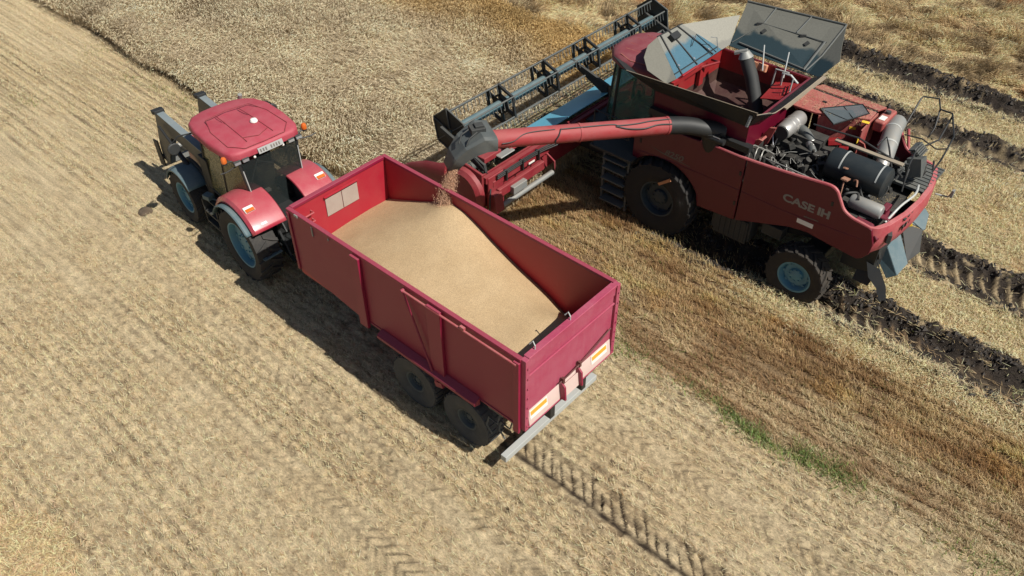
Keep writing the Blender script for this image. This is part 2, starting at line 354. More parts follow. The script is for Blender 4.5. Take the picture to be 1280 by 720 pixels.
for (x, y) in ((.85, 1.16), (.6, 1.1)):
    m.tube([(x, y, 1.15), (x + .02, y + .05, .95), (x - .12, y + .05, .8)], .018, seg=6); m.tube([(x - .2, y - .1, 1.3), (x - .2, y, 1.1), (x, y, 1.12)], .018, seg=6)
m.box((.75, 1.0, 1.35), (.35, .2, .15))
m.build('lamp_bracket', DGREY, T)
m = MB(); m.tube([(TL + .03, 1.15, 2.9), (TL + .12, 1.18, 2.0), (TL + .15, 1.0, 1.4)], .015, seg=6); m.bx(TL + .0, TL + .03, 1.0, 1.06, 1.4, 3.2); m.bx(TL + .0, TL + .03, -1.06, -1.0, 1.4, 3.2); m.pieces('front_stay', BLK, T)
for x in (1.42, 2.84):
    for sd in (1, -1): wheel(T, (x, sd * 1.0, .61), .625, .46, .235, 28, sd, TYT, RIMT, .022, ribs=True)
# ================================================================== TRACTOR
TR = thing('farm_tractor', 'red farm tractor with grey front loader, in front of the grain trailer', 'tractor', (8.55, -.03, 0), R(-4.5))
for sd in (1, -1):
    wheel(TR, (0, sd * .93, .92), .93, .60, .56, 20, sd, RUB, RIM, .05)
    wheel(TR, (2.95, sd * .90, .69), .70, .48, .40, 18, sd, RUB, RIM, .04)
m = MB(); m.bx(-.35, 2.2, -.3, .3, .55, 1.2); m.bx(1.9, 3.4, -.22, .22, .6, 1.1); m.cyl((0, -.7, .92), (0, .7, .92), .16); m.cyl((2.85, -.7, .69), (2.85, .7, .69), .10)
m.bx(.9, 2.1, .35, .85, .5, .95); m.bx(.9, 2.1, -.85, -.35, .5, .95); m.bx(-.5, .5, -.45, .45, 1.1, 1.5); m.bx(1.2, 2.1, -.5, .5, 1.0, 1.5)
m.build('chassis', BLK, TR, bevel=.02)
m = MB()  # hood
m.prism([(-.42, 1.1), (.42, 1.1), (.44, 1.7), (.34, 1.93), (.15, 2.0), (-.15, 2.0), (-.34, 1.93), (-.44, 1.7)], 'x', 1.75, 3.3)
m.prism([(-.40, 1.1), (.40, 1.1), (.41, 1.6), (.3, 1.78), (-.3, 1.78), (-.41, 1.6)], 'x', 3.3, 3.75)
m.build('hood', RED, TR, bevel=.04)
m = MB(); m.bx(3.5, 4.05, -.33, .33, .55, 1.0); m.bx(3.45, 3.8, -.42, .42, .72, 1.12); m.build('front_weight', BLK2, TR, bevel=.03)
# rear fenders: section swept round the rear wheels
for sd in (1, -1):
    def fsec(yi, yo, r):
        yi -= .10; r += .03; return [(r - .02, sd * yi), (r, sd * (yi + .02)), (r + .015, sd * (yi + yo) / 2), (r - .01, sd * (yo - .05)), (r - .07, sd * yo), (r - .12, sd * yo)]
    m = MB(); m.lathe(fsec(.42, 1.13, 1.08), (.06, 0, .97), 'y', 26, (28, 142))
    fe = m.build('rear_fender', RED, TR, solid=.035)
    m = MB(); m.lathe([(.955, sd * 1.10), (.965, sd * 1.25), (.95, sd * 1.27), (.93, sd * 1.25)], (.06, 0, .97), 'y', 26, (24, 140)); m.build('fender_flare', TEAL, fe, solid=.02)
    m = MB(); a = 112
    cx, cz = .06 + 1.135 * math.cos(R(a)), .97 + 1.135 * math.sin(R(a))
    m.box((cx, sd * .93, cz), (.16, .24, .05), (0, 90 - a, 0)); la = m.build('tail_lamp', WHT, fe, bevel=.015)
    cx, cz = .06 + 1.16 * math.cos(R(a + 2)), .97 + 1.16 * math.sin(R(a + 2))
    m = MB(); m.box((cx, sd * .93, cz), (.08, .21, .04), (0, 88 - a, 0)); m.build('amber_lens', AMB, la, bevel=.01)
    a = 134; m = MB(); m.box((.06 + 1.13 * math.cos(R(a)), sd * .82, .97 + 1.13 * math.sin(R(a))), (.05, .14, .02), (0, 90 - a, 0)); m.build('reflector', WHT, fe)
    # inner lining under the cab
    m = MB(); m.prism(arcpts(-.02, .92, 1.06, 30, 150, 14), 'y', sd * .42, sd * .45); m.build('fender_liner', BLK2, TR)
    m = MB(); m.plate([(-.55, sd * .72, .98), (-.98, sd * .66, 1.05), (-.98, sd * 1.12, 1.02), (-.62, sd * 1.12, .95)], .03); m.build('mud_flap', TEAL, TR)
    # front fenders
    m = MB(); m.lathe([(.78, sd * .62), (.80, sd * .66), (.80, sd * 1.02), (.75, sd * 1.1), (.72, sd * 1.1)], (2.95, .04 * sd, .70), 'y', 18, (20, 140)); m.build('front_fender', TEAL, TR, solid=.03)
    m = MB(); m.lathe([(.74, sd * .55), (.90, sd * .56), (.90, sd * .62), (.76, sd * .63)], (2.95, .04 * sd, .68), 'y', 18, (40, 160)); m.build('fender_brace', BLK2, TR)
    # loader boom
    z = 2.30
    m = MB(); m.prism([(1.75, z - .38), (1.8, z - .10), (4.15, z), (4.35, z - .02), (4.42, z - .2), (4.72, 1.2), (4.78, .72), (4.42, .7), (4.12, 1.25), (3.75, z - .50), (3.4, z - .42), (2.0, z - .50)], 'y', sd * .50, sd * .66)
    bo = m.build('loader_arm', LARM, TR, bevel=.015); bo.location.x = .15
    m = MB(); m.plate([(1.82, sd * .58, z - .085), (4.15, sd * .58, z + .008), (4.15, sd * .48 + .0, z + .008), (1.82, sd * .48, z - .085)], .01)
    m = MB(); m.prism([(1.8, z - .105), (4.2, z - .008), (4.2, z + .014), (1.8, z - .083)], 'y', sd * .49, sd * .67); m.build('arm_cap', LOAD, bo, bevel=.004)
    m = MB(); m.box((4.33, sd * .58, z - .0), (.26, .26, .10), (0, 12, 0)); m.cyl((4.35, sd * .44, z), (4.35, sd * .72, z), .06); m.cyl((4.72, sd * .46, .82), (4.72, sd * .70, .82), .07); m.prism([(4.66, .55), (4.95, .5), (4.98, 1.25), (4.72, 1.3)], 'y', sd * .46, sd * .50); m.prism([(4.66, .55), (4.95, .5), (4.98, 1.25), (4.72, 1.3)], 'y', sd * .68, sd * .72)
    m.pieces('arm_knuckle', BLK, bo, bevel=.01)
    m = MB(); m.cyl((2.35, sd * .76, 1.25), (3.4, sd * .76, 1.72), .06); m.cyl((3.4, sd * .76, 1.72), (4.1, sd * .74, 2.02), .035); m.build('lift_cylinder', BLK, bo)
    m = MB(); m.bx(1.75, 2.15, sd * .42, sd * .78, .9, 2.2); m.build('loader_post', BLK, TR, bevel=.02)
m = MB(); m.cyl((4.55, -.55, 1.15), (4.55, .55, 1.15), .07); m.bx(4.80, 4.88, -.62, .62, .58, .72); m.bx(4.82, 4.88, -.62, .62, 1.1, 1.2); m.build('cross_tube', GREY, TR)
# front grille guard in grey
# cab
m = MB()
A = [(-.36, .62, 1.40), (-.22, .74, 2.78), (1.55, .84, 1.3), (1.45, .76, 2.80), (.55, .86, 1.35), (.52, .78, 2.8), (1.95, .45, 1.4), (1.72, .5, 2.8)]
for sd in (1, -1):
    q = [(a, b * sd, c) for a, b, c in A]
    m.tube([q[0], q[1]], .035); m.tube([q[2], q[3]], .04); m.tube([q[4], q[5]], .035); m.tube([q[6], q[7]], .03)
    m.tube([q[0], q[4], q[2], q[6]], .035)
m.bx(-.36, 1.9, -.62, .62, 1.15, 1.33)
m.build('cab_frame', BLK, TR)
def quadp(name, pts, mt, par, t=.012): return MB().plate(pts, t).build(name, mt, par)
quadp('rear_window', [(-.40, .62, 1.55), (-.40, .28, 1.34), (-.40, -.28, 1.34), (-.40, -.62, 1.55), (-.245, -.70, 2.72), (-.245, .70, 2.72)], GLD, TR)
MB().tube([(-.28, .70, 2.55), (-.405, .65, 1.62), (-.42, .3, 1.36), (-.42, -.28, 1.36), (-.405, -.65, 1.60), (-.28, -.71, 2.6)], .013, seg=6).build('window_trim', LGREY, TR)
for sd in (1, -1):
    quadp('side_window', [(-.34, sd * .66, 1.5), (.52, sd * .865, 1.42), (.52, sd * .79, 2.72), (-.2, sd * .74, 2.72)], GLO if sd > 0 else GLD, TR)
    quadp('door_glass', [(.60, sd * .865, 1.38), (1.52, sd * .84, 1.35), (1.44, sd * .765, 2.72), (.58, sd * .785, 2.72)], GLO if sd > 0 else GLD, TR)
    quadp('corner_glass', [(1.58, sd * .80, 1.45), (1.92, sd * .47, 1.45), (1.70, sd * .51, 2.72), (1.50, sd * .74, 2.72)], GLD, TR)
quadp('windscreen', [(1.97, .42, 1.95), (1.97, -.42, 1.95), (1.74, -.47, 2.75), (1.74, .47, 2.75)], GLD, TR)
m = MB(); m.tube([(-.21, .30, 2.62), (-.22, -.05, 2.42)], .012, seg=6); m.tube([(-.21, .30, 2.62), (-.2, .52, 2.2)], .01, seg=6); m.build('rear_wiper', GREY, TR)
m = MB(); m.box((.45, 0, 1.62), (.5, .5, .14)); m.box((.2, 0, 1.98), (.13, .48, .62), (0, -10, 0)); m.box((.17, 0, 2.36), (.1, .26, .18), (0, -10, 0)); m.box((.45, .32, 1.8), (.4, .08, .06)); m.box((.45, -.32, 1.8), (.4, .1, .08)); m.build('seat', SEAT, TR, bevel=.03)
m = MB(); m.tube([(1.2 + .0 + .12 * math.cos(t), .19 * math.sin(t), 2.05 + .12 * math.cos(t)) for t in np.linspace(0, 2 * PI, 20, endpoint=False)], .015, seg=6, closed=True); m.cyl((1.5, 0, 1.6), (1.2, 0, 2.05), .03); m.build('steering_wheel', BLK2, TR)
m = MB(); m.box((.02, .1, 1.62), (.10, .12, .06)); m.box((.05, -.18, 1.5), (.06, .05, .05)); m.pieces('cab_clutter', WHT, TR)
# roof shell
m = MB(); roofp = []
outl = [(-.26, -.66), (-.20, -.82), (.0, -.92), (.6, -.98), (1.3, -.96), (1.75, -.86), (2.0, -.66), (2.12, -.35), (2.14, 0), (2.12, .35), (2.0, .66), (1.75, .86), (1.3, .96), (.6, .98), (.0, .92), (-.20, .82), (-.26, .66), (-.28, .0)]
b = m.b; rings = []
for sc, z in ((.96, 2.80), (1.0, 2.83), (1.0, 2.94), (.985, 2.985), (.94, 3.01), (.55, 3.035), (.2, 3.04)):
    rings.append([b.verts.new(((x - .85) * sc + .85, y * sc, z + (.0 if x < 1.3 else -(x - 1.3) * .10))) for x, y in outl])
for k in range(len(rings) - 1):
    for i in range(len(outl)):
        j = (i + 1) % len(outl); b.faces.new((rings[k][i], rings[k][j], rings[k + 1][j], rings[k + 1][i]))
b.faces.new(rings[-1]); b.faces.new(rings[0][::-1]); rf = m.build('roof', ROOFR, TR, ang=50)
def zr(x, y):   # height of roof skin
    r = max(abs((x - .85) / 1.29), abs(y) / .98); z = np.interp(r, [0, .2, .55, .94, .985], [3.04, 3.04, 3.035, 3.01, 2.985])
    return z - max(0, x - 1.3) * .10 + .009
m = MB()
for pts in ([(.1, -.75), (-.2, -.5), (-.22, 0), (-.2, .5), (.1, .75)], [(.1, .75), (.9, .72), (1.45, .55), (1.55, 0), (1.45, -.55), (.9, -.72), (.1, -.75)], [(-.0, .33), (1.45, .28)], [(-.0, -.33), (1.45, -.28)], [(.2, .33), (.05, 0), (.2, -.33)]):
    
    dens = []
    for (x0, y0), (x1, y1) in zip(pts[:-1], pts[1:]): dens += [(x0 + (x1 - x0) * k / 4, y0 + (y1 - y0) * k / 4) for k in range(4)]
    dens.append(pts[-1]); m.tube([(x, y, zr(x, y) - .004) for x, y in dens], .010, seg=5, smooth=3)
m.build('panel_groove', mat('roof_groove', (.18, .012, .025), .6, dust=.15), rf)
m = MB(); m.lathe([(.085, .0), (.09, .02), (.07, .06), (.03, .075), (.001, .078)], (.62, -.22, 3.045), 'z', 20); m.build('antenna_dome', WHT, rf)
for sd in (1, -1):
    m = MB(); m.tube([(-.15, sd * .85, 2.82), (-.15, sd * 1.0, 2.85)], .018, seg=6); m.cyl((-.15, sd * 1.02, 2.82), (-.15, sd * 1.02, 2.86), .06); bc = m.build('beacon_bracket', BLK, TR)
    m = MB(); m.lathe([(.062, 0), (.066, .02), (.06, .1), (.04, .13), (.001, .14)], (-.15, sd * 1.02, 2.86), 'z', 18); m.build('beacon_lens', AMB, bc)
    for y in (.78, .58):
        m = MB(); m.box((-.24, sd * y, 2.80), (.09, .17, .08), (0, 18, 0)); wl = m.build('work_lamp', BLK2, TR, bevel=.012)
        m = MB(); m.box((-.29, sd * y, 2.79), (.012, .14, .055), (0, 18, 0)); m.build('lamp_glass', CHR, wl)
    m = MB(); m.lathe([(.001, -.03), (.025, -.02), (.03, 0), (.02, .02), (.001, .025)], (-.28, sd * .36, 2.78), 'x', 12); m.build('screw_cap', WHT, TR)
    m = MB(); m.tube([(1.6, sd * .8, 2.76), (1.75, sd * 1.15, 2.74), (1.82, sd * 1.3, 2.6)], .018, seg=6); mi = m.build('mirror_arm', BLK, TR)
    m = MB(); m.lathe([(.001, -.02), (.13, -.02), (.15, 0), (.15, .03), (.1, .05), (.001, .06)], (1.83, sd * 1.30, 2.42), 'x', 22); m.build('mirror_head', BLK2, mi)
    m = MB(); m.tube([(-.2, sd * .78, 2.70), (-.28, sd * 1.08, 2.70), (-.28, sd * 1.22, 2.72)], .014, seg=6); m.build('wide_bracket', BLK, TR)
m = MB(); m.box((-.30, -.05, 2.885), (.02, .62, .13), (0, 25, 0)); pl = m.build('number_plate', mat('plate_grey', (.30, .31, .31), .4, dust=.3, bump=0), TR)
m = MB()
for k in range(8):
    if k == 3: continue
    m.box((-.312, .20 - k * .066, 2.885), (.006, .034, .07 if k % 2 else .075), (0, 25, 0))
m.pieces('plate_marking', DECALD, pl)
m = MB(); m.cyl((2.0, -.62, 1.4), (2.0, -.62, 2.85), .07); m.cyl((2.0, -.62, 2.85), (1.93, -.62, 3.05), .05); m.build('exhaust_stack', GREY, TR)
for o_ in list(bpy.data.objects):
    if o_.parent == TR and o_.name.split('.')[0] in ('cab_frame', 'rear_window', 'window_trim', 'side_window', 'door_glass', 'corner_glass', 'windscreen', 'rear_wiper', 'seat', 'steering_wheel', 'cab_clutter', 'roof', 'beacon_bracket', 'work_lamp', 'screw_cap', 'mirror_arm', 'wide_bracket', 'number_plate', 'exhaust_stack'): o_.location += Vector((.42, -.08, .07))
# rear linkage
m = MB(); m.bx(-.65, -.35, -.35, .35, .55, .85); m.tube([(-.3, .35, .7), (-1.0, .42, .6)], .04); m.tube([(-.3, -.35, .7), (-1.0, -.42, .6)], .04); m.tube([(-.35, 0, 1.1), (-.7, 0, .95)], .035)
m.tube([(-.4, .4, 1.3), (-.85, .42, .7)], .03); m.tube([(-.4, -.4, 1.3), (-.85, -.42, .7)], .03); m.bx(-1.0, -.4, -.06, .06, .48, .56); m.build('rear_linkage', BLK, TR)
m = MB(); m.box((-.34, .03, 1.35), (.12, .16, .12)); m.box((-.34, -.16, 1.35), (.12, .16, .12)); m.build('valve_block', TEAL, TR, bevel=.02)
m = MB()
for k, y in enumerate((.1, .02, -.06, -.14, -.22)): m.tube([(-.4, y, 1.3), (-.7, y * 1.5, 1.45 - .03 * k), (-1.15, y, 1.15), (-1.6, y * .6, 1.1)], .014, seg=6, smooth=5)
m.tube([(-.22, -.35, 1.6), (-.35, -.4, 1.5), (-.42, -.42, 1.1)], .01, seg=6, smooth=4)
m.build('hydraulic_hose', BLK2, TR)
m = MB(); m.bx(1.2, 1.9, .75, 1.08, .55, .6); m.bx(1.25, 1.85, .78, 1.08, .85, .9); m.bx(1.3, 1.8, .76, .98, 1.12, 1.16); m.bx(1.2, 1.24, .75, 1.08, .5, 1.2); m.bx(1.86, 1.9, .75, 1.08, .5, 1.2); m.build('cab_step', BLK2, TR)
m = MB(); m.box((1.75, .95, 1.28), (.22, .18, .12), (0, 0, 15)); m.tube([(1.5, .8, 1.2), (1.7, .95, 1.25)], .02); m.build('toolbox', TEAL, TR, bevel=.02)
# ================================================================== COMBINE
C = thing('combine_harvester', 'red combine harvester with open grain tank, emptying through its swung out auger beside the trailer', 'combine harvester', (2.0, -8.3, 0))
for sd in (1, -1):
    wheel(C, (.50, sd * 1.45, .98), 1.0, .66, .46, 20, sd, MUDF, RIMF, .06)
    wheel(C, (-3.25, sd * 1.52, .64), .72, .52, .38, 18, sd, MUDR, RIM, .05)
# body core
m = MB(); m.prism([(1.2, .95), (1.2, 2.3), (-4.3, 2.3), (-4.3, 1.6), (-3.4, 1.35), (-1.8, .95)], 'y', -1.0, 1.0); m.bx(-1.35, 1.2, -1.42, 1.42, 1.95, 2.32); m.build('body_core', BLK, C)
m = MB(); m.cyl((.5, -1.2, .98), (.5, 1.2, .98), .2); m.cyl((-3.25, -1.3, .64), (-3.25, 1.3, .64), .12); m.bx(-3.5, -3.0, -.8, .8, .62, .9); m.bx(-1.9, -.9, 1.02, 1.45, .75, 1.35); m.bx(-1.9, -.9, -1.45, -1.02, .75, 1.35); m.box((-2.35, 1.2, 1.25), (.5, .3, .3)); m.build('axle_beam', BLK2, C, bevel=.02)
m = MB()
m.bx(-1.85, -1.0, 1.46, 1.50, .70, 1.3)
for k in range(6): m.bx(-1.8 + k * .13, -1.77 + k * .13, 1.50, 1.52, .72, 1.28)
m.build('side_guard', BLK2, C)
archF = arcpts(.5, .95, 1.12, 148, 40, 12)
pF = [(-1.50, 1.30), (-.52, 1.22)] + archF + [(1.40, 1.70), (1.40, 2.45), (1.2, 2.72), (.75, 2.86), (-.3, 2.92), (-1.50, 2.93)]
archR = [(-4.35, 1.72), (-3.76, 1.76), (-3.2, 1.82), (-2.8, 1.76), (-2.29, 1.58), (-1.53, 1.31)]
pR = archR + [(-1.53, 2.93), (-2.4, 3.0), (-3.15, 3.09), (-3.42, 3.11), (-3.56, 3.05), (-3.66, 2.9), (-3.80, 2.70), (-4.0, 2.60), (-4.25, 2.56), (-4.46, 2.53), (-4.58, 2.2), (-4.56, 1.95), (-4.45, 1.78)]
for sd in (1, -1):
    y0, y1 = sd * 1.53, sd * 1.60
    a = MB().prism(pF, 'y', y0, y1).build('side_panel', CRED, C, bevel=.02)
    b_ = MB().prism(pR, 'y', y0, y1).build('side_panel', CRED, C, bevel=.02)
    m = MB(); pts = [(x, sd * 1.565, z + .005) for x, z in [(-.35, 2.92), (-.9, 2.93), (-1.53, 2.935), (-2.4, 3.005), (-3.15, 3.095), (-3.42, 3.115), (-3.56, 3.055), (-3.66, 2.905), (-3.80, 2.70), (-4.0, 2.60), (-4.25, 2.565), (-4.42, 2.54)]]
    m.tube(pts, .036, seg=8, smooth=4); m.build('panel_edge_highlight', CRIM, b_)  # lighter red paints the highlight along the panel tops
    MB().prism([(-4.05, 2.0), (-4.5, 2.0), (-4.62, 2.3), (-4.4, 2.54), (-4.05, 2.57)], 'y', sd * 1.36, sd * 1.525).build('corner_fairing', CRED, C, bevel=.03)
def text(name, body, size, sx, origin, mt, parent, ext=.002, shear=0, space=1.0, bold=.0):
    cu = bpy.data.curves.new(name, 'FONT'); cu.body = body; cu.size = size; cu.extrude = ext; cu.shear = shear; cu.space_character = space; cu.offset = bold
    to = bpy.data.objects.new('t', cu); COL.objects.link(to); bpy.context.view_layer.update()
    me = bpy.data.meshes.new_from_object(to.evaluated_get(bpy.context.evaluated_depsgraph_get())); bpy.data.objects.remove(to)
    # text plane: reading direction -x, up +z, facing +y
    M = Matrix(((-sx, 0, 0, origin[0]), (0, 0, 1, origin[1]), (0, 1, 0, origin[2]), (0, 0, 0, 1)))
    me.transform(M); me.materials.clear(); me.materials.append(mt)
    return link(bpy.data.objects.new(name, me), parent)
text('maker_lettering', 'CASE', .25, 1.25, (-2.50, 1.603, 2.36), DECAL, C, bold=.008)
text('maker_lettering', 'IH', .25, 1.15, (-3.30, 1.603, 2.37), DECAL, C, bold=.012)
text('model_lettering', '8250', .21, 1.18, (.52, 1.603, 2.21), DECALD, C, shear=.3, bold=.004)
m = MB(); m.plate([(.95, 1.603, 2.28), (.55, 1.603, 2.20), (-.2, 1.603, 2.165), (-.2, 1.603, 2.175), (.5, 1.603, 2.225)], .003); m.build('decal_line', DECALD, C)
m = MB(); m.plate([(-2.93, 1.603, 2.08), (-3.30, 1.603, 2.08), (-3.30, 1.603, 1.97), (-2.93, 1.603, 1.97)], .004); m.build('white_sticker', WHT, C)
m = MB(); m.plate([(-3.05, 1.603, 2.17), (-3.38, 1.603, 2.20), (-3.38, 1.603, 2.22), (-3.05, 1.603, 2.20)], .003); m.build('thin_decal', DECALD, C)
for sd in (1, -1):
    m = MB()
    for x, z in ((-1.44, 2.55), (-1.44, 1.75), (-3.55, 2.75), (-.2, 1.75), (1.2, 2.3)): m.box((x, sd * 1.606, z), (.05, .012, .10))
    m.pieces('panel_latch', BLK, C)
    m = MB(); m.tube([(-1.55, sd * 1.60, 2.12), (-2.6, sd * 1.602, 2.10), (-4.3, sd * 1.60, 2.22)], .008, seg=5); m.tube([(1.25, sd * 1.60, 2.02), (.3, sd * 1.602, 2.1), (-1.48, sd * 1.60, 2.12)], .008, seg=5); m.pieces('panel_crease', CRED, C)
# rear bumper band
m = MB(); path = [(-4.40, 1.58), (-4.56, 1.48), (-4.68, 1.2), (-4.80, .6), (-4.84, 0), (-4.82, -.6), (-4.72, -1.15), (-4.6, -1.5), (-4.42, -1.62)]
b = m.b; rr = []
for x, y in path:
    rr.append([b.verts.new((x + dx, y, z)) for dx, z in ((.10, 2.56), (.0, 2.55), (-.03, 2.40), (-.03, 2.15), (.05, 1.88), (.14, 1.80), (.16, 1.86), (.10, 2.2))])
for i in range(len(rr) - 1):
    for k in range(8): b.faces.new((rr[i][k], rr[i][(k + 1) % 8], rr[i + 1][(k + 1) % 8], rr[i + 1][k]))
b.faces.new(rr[0]); b.faces.new(rr[-1][::-1]); bb = m.build('rear_fairing', CRIM, C, bevel=.01, ang=50)
m = MB()
for k in range(3):
    m.box((-4.83, .78 - k * .17, 2.33), (.02, .12, .10), (0, 0, 7)); m.box((-4.80, .74 - k * .17, 2.50), (.05, .09, .03))
m.pieces('tail_lamp', BLK2, bb)
MB().box((-4.72, 1.18, 2.25), (.10, .20, .22), (0, 0, 25)).build('lamp_recess', BLK2, bb, bevel=.02)
# engine deck
m = MB(); m.bx(-4.45, -1.4, -1.5, 1.5, 2.25, 2.32); m.bx(-1.42, -1.34, -1.5, 1.5, 2.25, 2.95); m.build('engine_deck', ENG, C)
m = MB(); random.seed(3)
m.bx(-2.7, -1.6, -.35, .35, 2.32, 2.9); m.bx(-2.5, -1.8, -.25, .2, 2.9, 3.08)
for k in range(150):
    x, y = random.uniform(-2.75, -1.5), random.uniform(.0, 1.35); z = 2.36 + random.random() * (.38 if y > .5 else .55)
    d = [random.uniform(.05, .22) for _ in range(3)]
    if k % 3: m.box((x, y, z), d, (random.uniform(-20, 20), random.uniform(-20, 20), random.uniform(0, 90)))
    else: m.cyl((x, y, z - .05), (x + random.uniform(-.1, .1), y + random.uniform(-.1, .1), z + .14), random.uniform(.03, .09), seg=12)
for k in range(26):
    x, y = random.uniform(-4.3, -2.8), random.uniform(.5, 1.4); m.box((x, y, 2.38 + random.random() * .1), [random.uniform(.06, .3) for _ in range(3)], (0, 0, random.uniform(0, 90)))
for k in range(20):
    x, y = random.uniform(-4.2, -2.7), random.uniform(-1.0, .0); m.box((x, y, 2.45 + random.random() * .3), [random.uniform(.06, .25) for _ in range(3)], (10, 20, random.uniform(0, 90)))
m.build('engine_block', ENG, C, bevel=.008)
m = MB()
for k in range(18):
    x, y = random.uniform(-2.7, -1.5), random.uniform(.45, 1.35); z = 2.66 + random.random() * .2; p = [(x, y, z)]
    for j in range(3):
        p.append((p[-1][0] + random.uniform(-.22, .14), p[-1][1] + random.uniform(-.16, .16), z + random.uniform(-.12, .14)))
    m.tube(p, random.choice((.007, .009, .013)), seg=6, smooth=5)
for x in (-1.45, -1.58, -1.72): m.tube([(x, 1.42, 2.7), (x - .02, 1.42, 3.02), (x + .02, 1.2, 3.08), (x - .1, .95, 2.9)], .014, seg=6, smooth=5)
m.tube([(-1.8, 1.3, 2.95), (-2.4, 1.38, 3.0), (-3.0, 1.35, 2.95)], .014, seg=6, smooth=4)
m.pieces('fuel_line', HOSE, C)
m = MB()
for k in range(22):
    x, y = random.uniform(-4.3, -2.5), random.uniform(-.7, 1.3); z = 2.7; p = [(x, y, z)]
    for j in range(3): p.append((p[-1][0] + random.uniform(-.3, .3), p[-1][1] + random.uniform(-.25, .25), z + random.uniform(-.2, .2)))
    m.tube(p, random.choice((.015, .025)), seg=6, smooth=5)
m.pieces('rubber_hose', BLK2, C)
m = MB(); m.lathe([(.001, -.42), (.17, -.42), (.185, -.38), (.185, -.12), (.2, -.10), (.2, -.06), (.185, -.04), (.185, .06), (.2, .08), (.2, .12), (.185, .14), (.185, .36), (.15, .42), (.001, .42)], (-1.68, .02, 3.16), 'y', 28); can = m.build('air_cleaner', CAN, C)
MB().cyl((-1.68, .44, 3.16), (-1.68, .49, 3.16), .16, seg=24).build('end_cap', BLK2, can)
m = MB(); m.tube([(-1.78, -.05, 3.1), (-2.0, .0, 3.12), (-2.25, .12, 3.0), (-2.42, .25, 2.8), (-2.6, .3, 2.65)], .105, seg=14, smooth=5); du = m.build('intake_duct', DGREY, C)
m = MB(); m.cyl((-2.24, .11, 3.0), (-2.31, .15, 2.93), .118, seg=20); m.cyl((-1.86, -.03, 3.11), (-1.92, -.02, 3.12), .115, seg=20); m.pieces('hose_clamp', CAN, du)
# big dark cylinder and grey canister, lying fore and aft
m = MB(); m.lathe([(.001, -4.18), (.27, -4.18), (.33, -4.14), (.34, -4.02), (.34, -2.95), (.31, -2.88), (.001, -2.88)], (0, .42, 2.92), 'x', 36); tk = m.build('exhaust_drum', mat('drum_dark', (.012, .018, .021), .45, dust=.15, dustcol=(.1, .1, .09), bump=.001), C)
m = MB()
for x in (-3.18, -3.98): m.lathe([(.343, x), (.350, x), (.350, x - .03), (.343, x - .03)], (0, .42, 2.92), 'x', 36, (20, 160))
m.pieces('drum_strap', LGREY, tk)
m = MB(); m.box((-3.5, .06, 3.24), (1.5, .12, .035), (0, 0, 0)); m.build('top_plank', TAN, C, bevel=.004)
m = MB(); m.lathe([(.001, -4.42), (.13, -4.42), (.155, -4.38), (.155, -3.78), (.13, -3.74), (.001, -3.74)], (0, 1.12, 2.68), 'x', 24); m.build('grey_canister', GREY, C)
m = MB(); m.box((-3.46, .93, 2.98), (.14, .2, .03), (15, 0, 0)); m.box((-3.36, .76, 3.12), (.06, .3, .03), (30, 0, 0)); m.tube([(-3.46, 1.0, 2.95), (-3.5, 1.1, 2.7), (-3.5, 1.1, 2.4)], .02, seg=6); m.tube([(-3.62, .9, 3.0), (-3.7, .95, 3.06), (-3.74, 1.0, 2.95)], .018, seg=6, smooth=4)
m.build('drum_bracket', mat('rusty_bracket', (.3, .13, .08), .6, dust=.4), tk)
# grey duct across the rear
m = MB(); m.tube([(-3.42, -1.65, 3.15), (-3.5, -1.2, 3.17), (-3.62, -.75, 3.1), (-3.72, -.35, 2.95)], .2, seg=20, smooth=4); du = m.build('cooling_duct', GREY, C)
m = MB(); m.cyl((-3.49, -1.2, 3.17), (-3.50, -1.16, 3.17), .207, seg=24); m.cyl((-3.62, -.72, 3.09), (-3.635, -.68, 3.08), .207, seg=24); m.pieces('duct_band', LGREY, du)
MB().cyl((-3.74, -.32, 2.93), (-3.8, -.12, 2.8), .15, .12, seg=20).build('exhaust_pipe', CAN, C)
m = MB(); m.box((-3.22, -1.35, 3.27), (.24, .75, .26)); rb = m.build('header_tank', CROOF, C, bevel=.05)
m = MB(); m.box((-3.22, -1.18, 3.405), (.13, .2, .01)); m.build('label_plate', WHT, rb)
m = MB(); m.cyl((-3.22, -1.45, 3.40), (-3.22, -1.45, 3.46), .06); m.build('filler_cap', BLK2, rb)
# hood over the right side
m = MB(); m.plate([(-1.42, -.42, 3.37), (-1.42, -1.30, 3.42), (-3.02, -1.30, 3.40), (-3.02, -.98, 3.36), (-1.98, -.46, 3.36)], .05)
m.prism([(-.46, 3.33), (-.98, 3.33), (-.98, 2.9), (-.9, 2.9)], 'x', -1.45, -1.5)
hd = m.build('engine_hood', CROOF, C, bevel=.012)
m = MB(); m.plate([(-1.42, -1.44, 3.40), (-1.42, -2.02, 3.22), (-3.0, -2.02, 3.20), (-3.0, -1.44, 3.38)], .05); m.plate([(-1.42, -2.02, 3.22), (-3.0, -2.02, 3.2), (-3.0, -2.06, 2.4), (-1.42, -2.06, 2.4)], .03); m.build('hood_slope', CROOF, C, bevel=.012)
m = MB(); m.bx(-1.46, -1.38, -2.0, -.05, 3.42, 3.46); m.build('front_strip', TAN, C)
MB().plate([(-1.44, -1.295, 3.40), (-1.44, -1.445, 3.385), (-3.0, -1.445, 3.365), (-3.0, -1.295, 3.385)], .02).build('hood_gap', BLK, C)
m = MB(); m.tube([(-1.7, -1.96, 3.26), (-1.7, -1.96, 3.36), (-2.7, -1.96, 3.34), (-2.7, -1.96, 3.24)], .012, seg=6); m.tube([(-2.2, -1.96, 3.24), (-2.2, -1.96, 3.35)], .01, seg=6); m.build('grab_rail', BLK, hd)
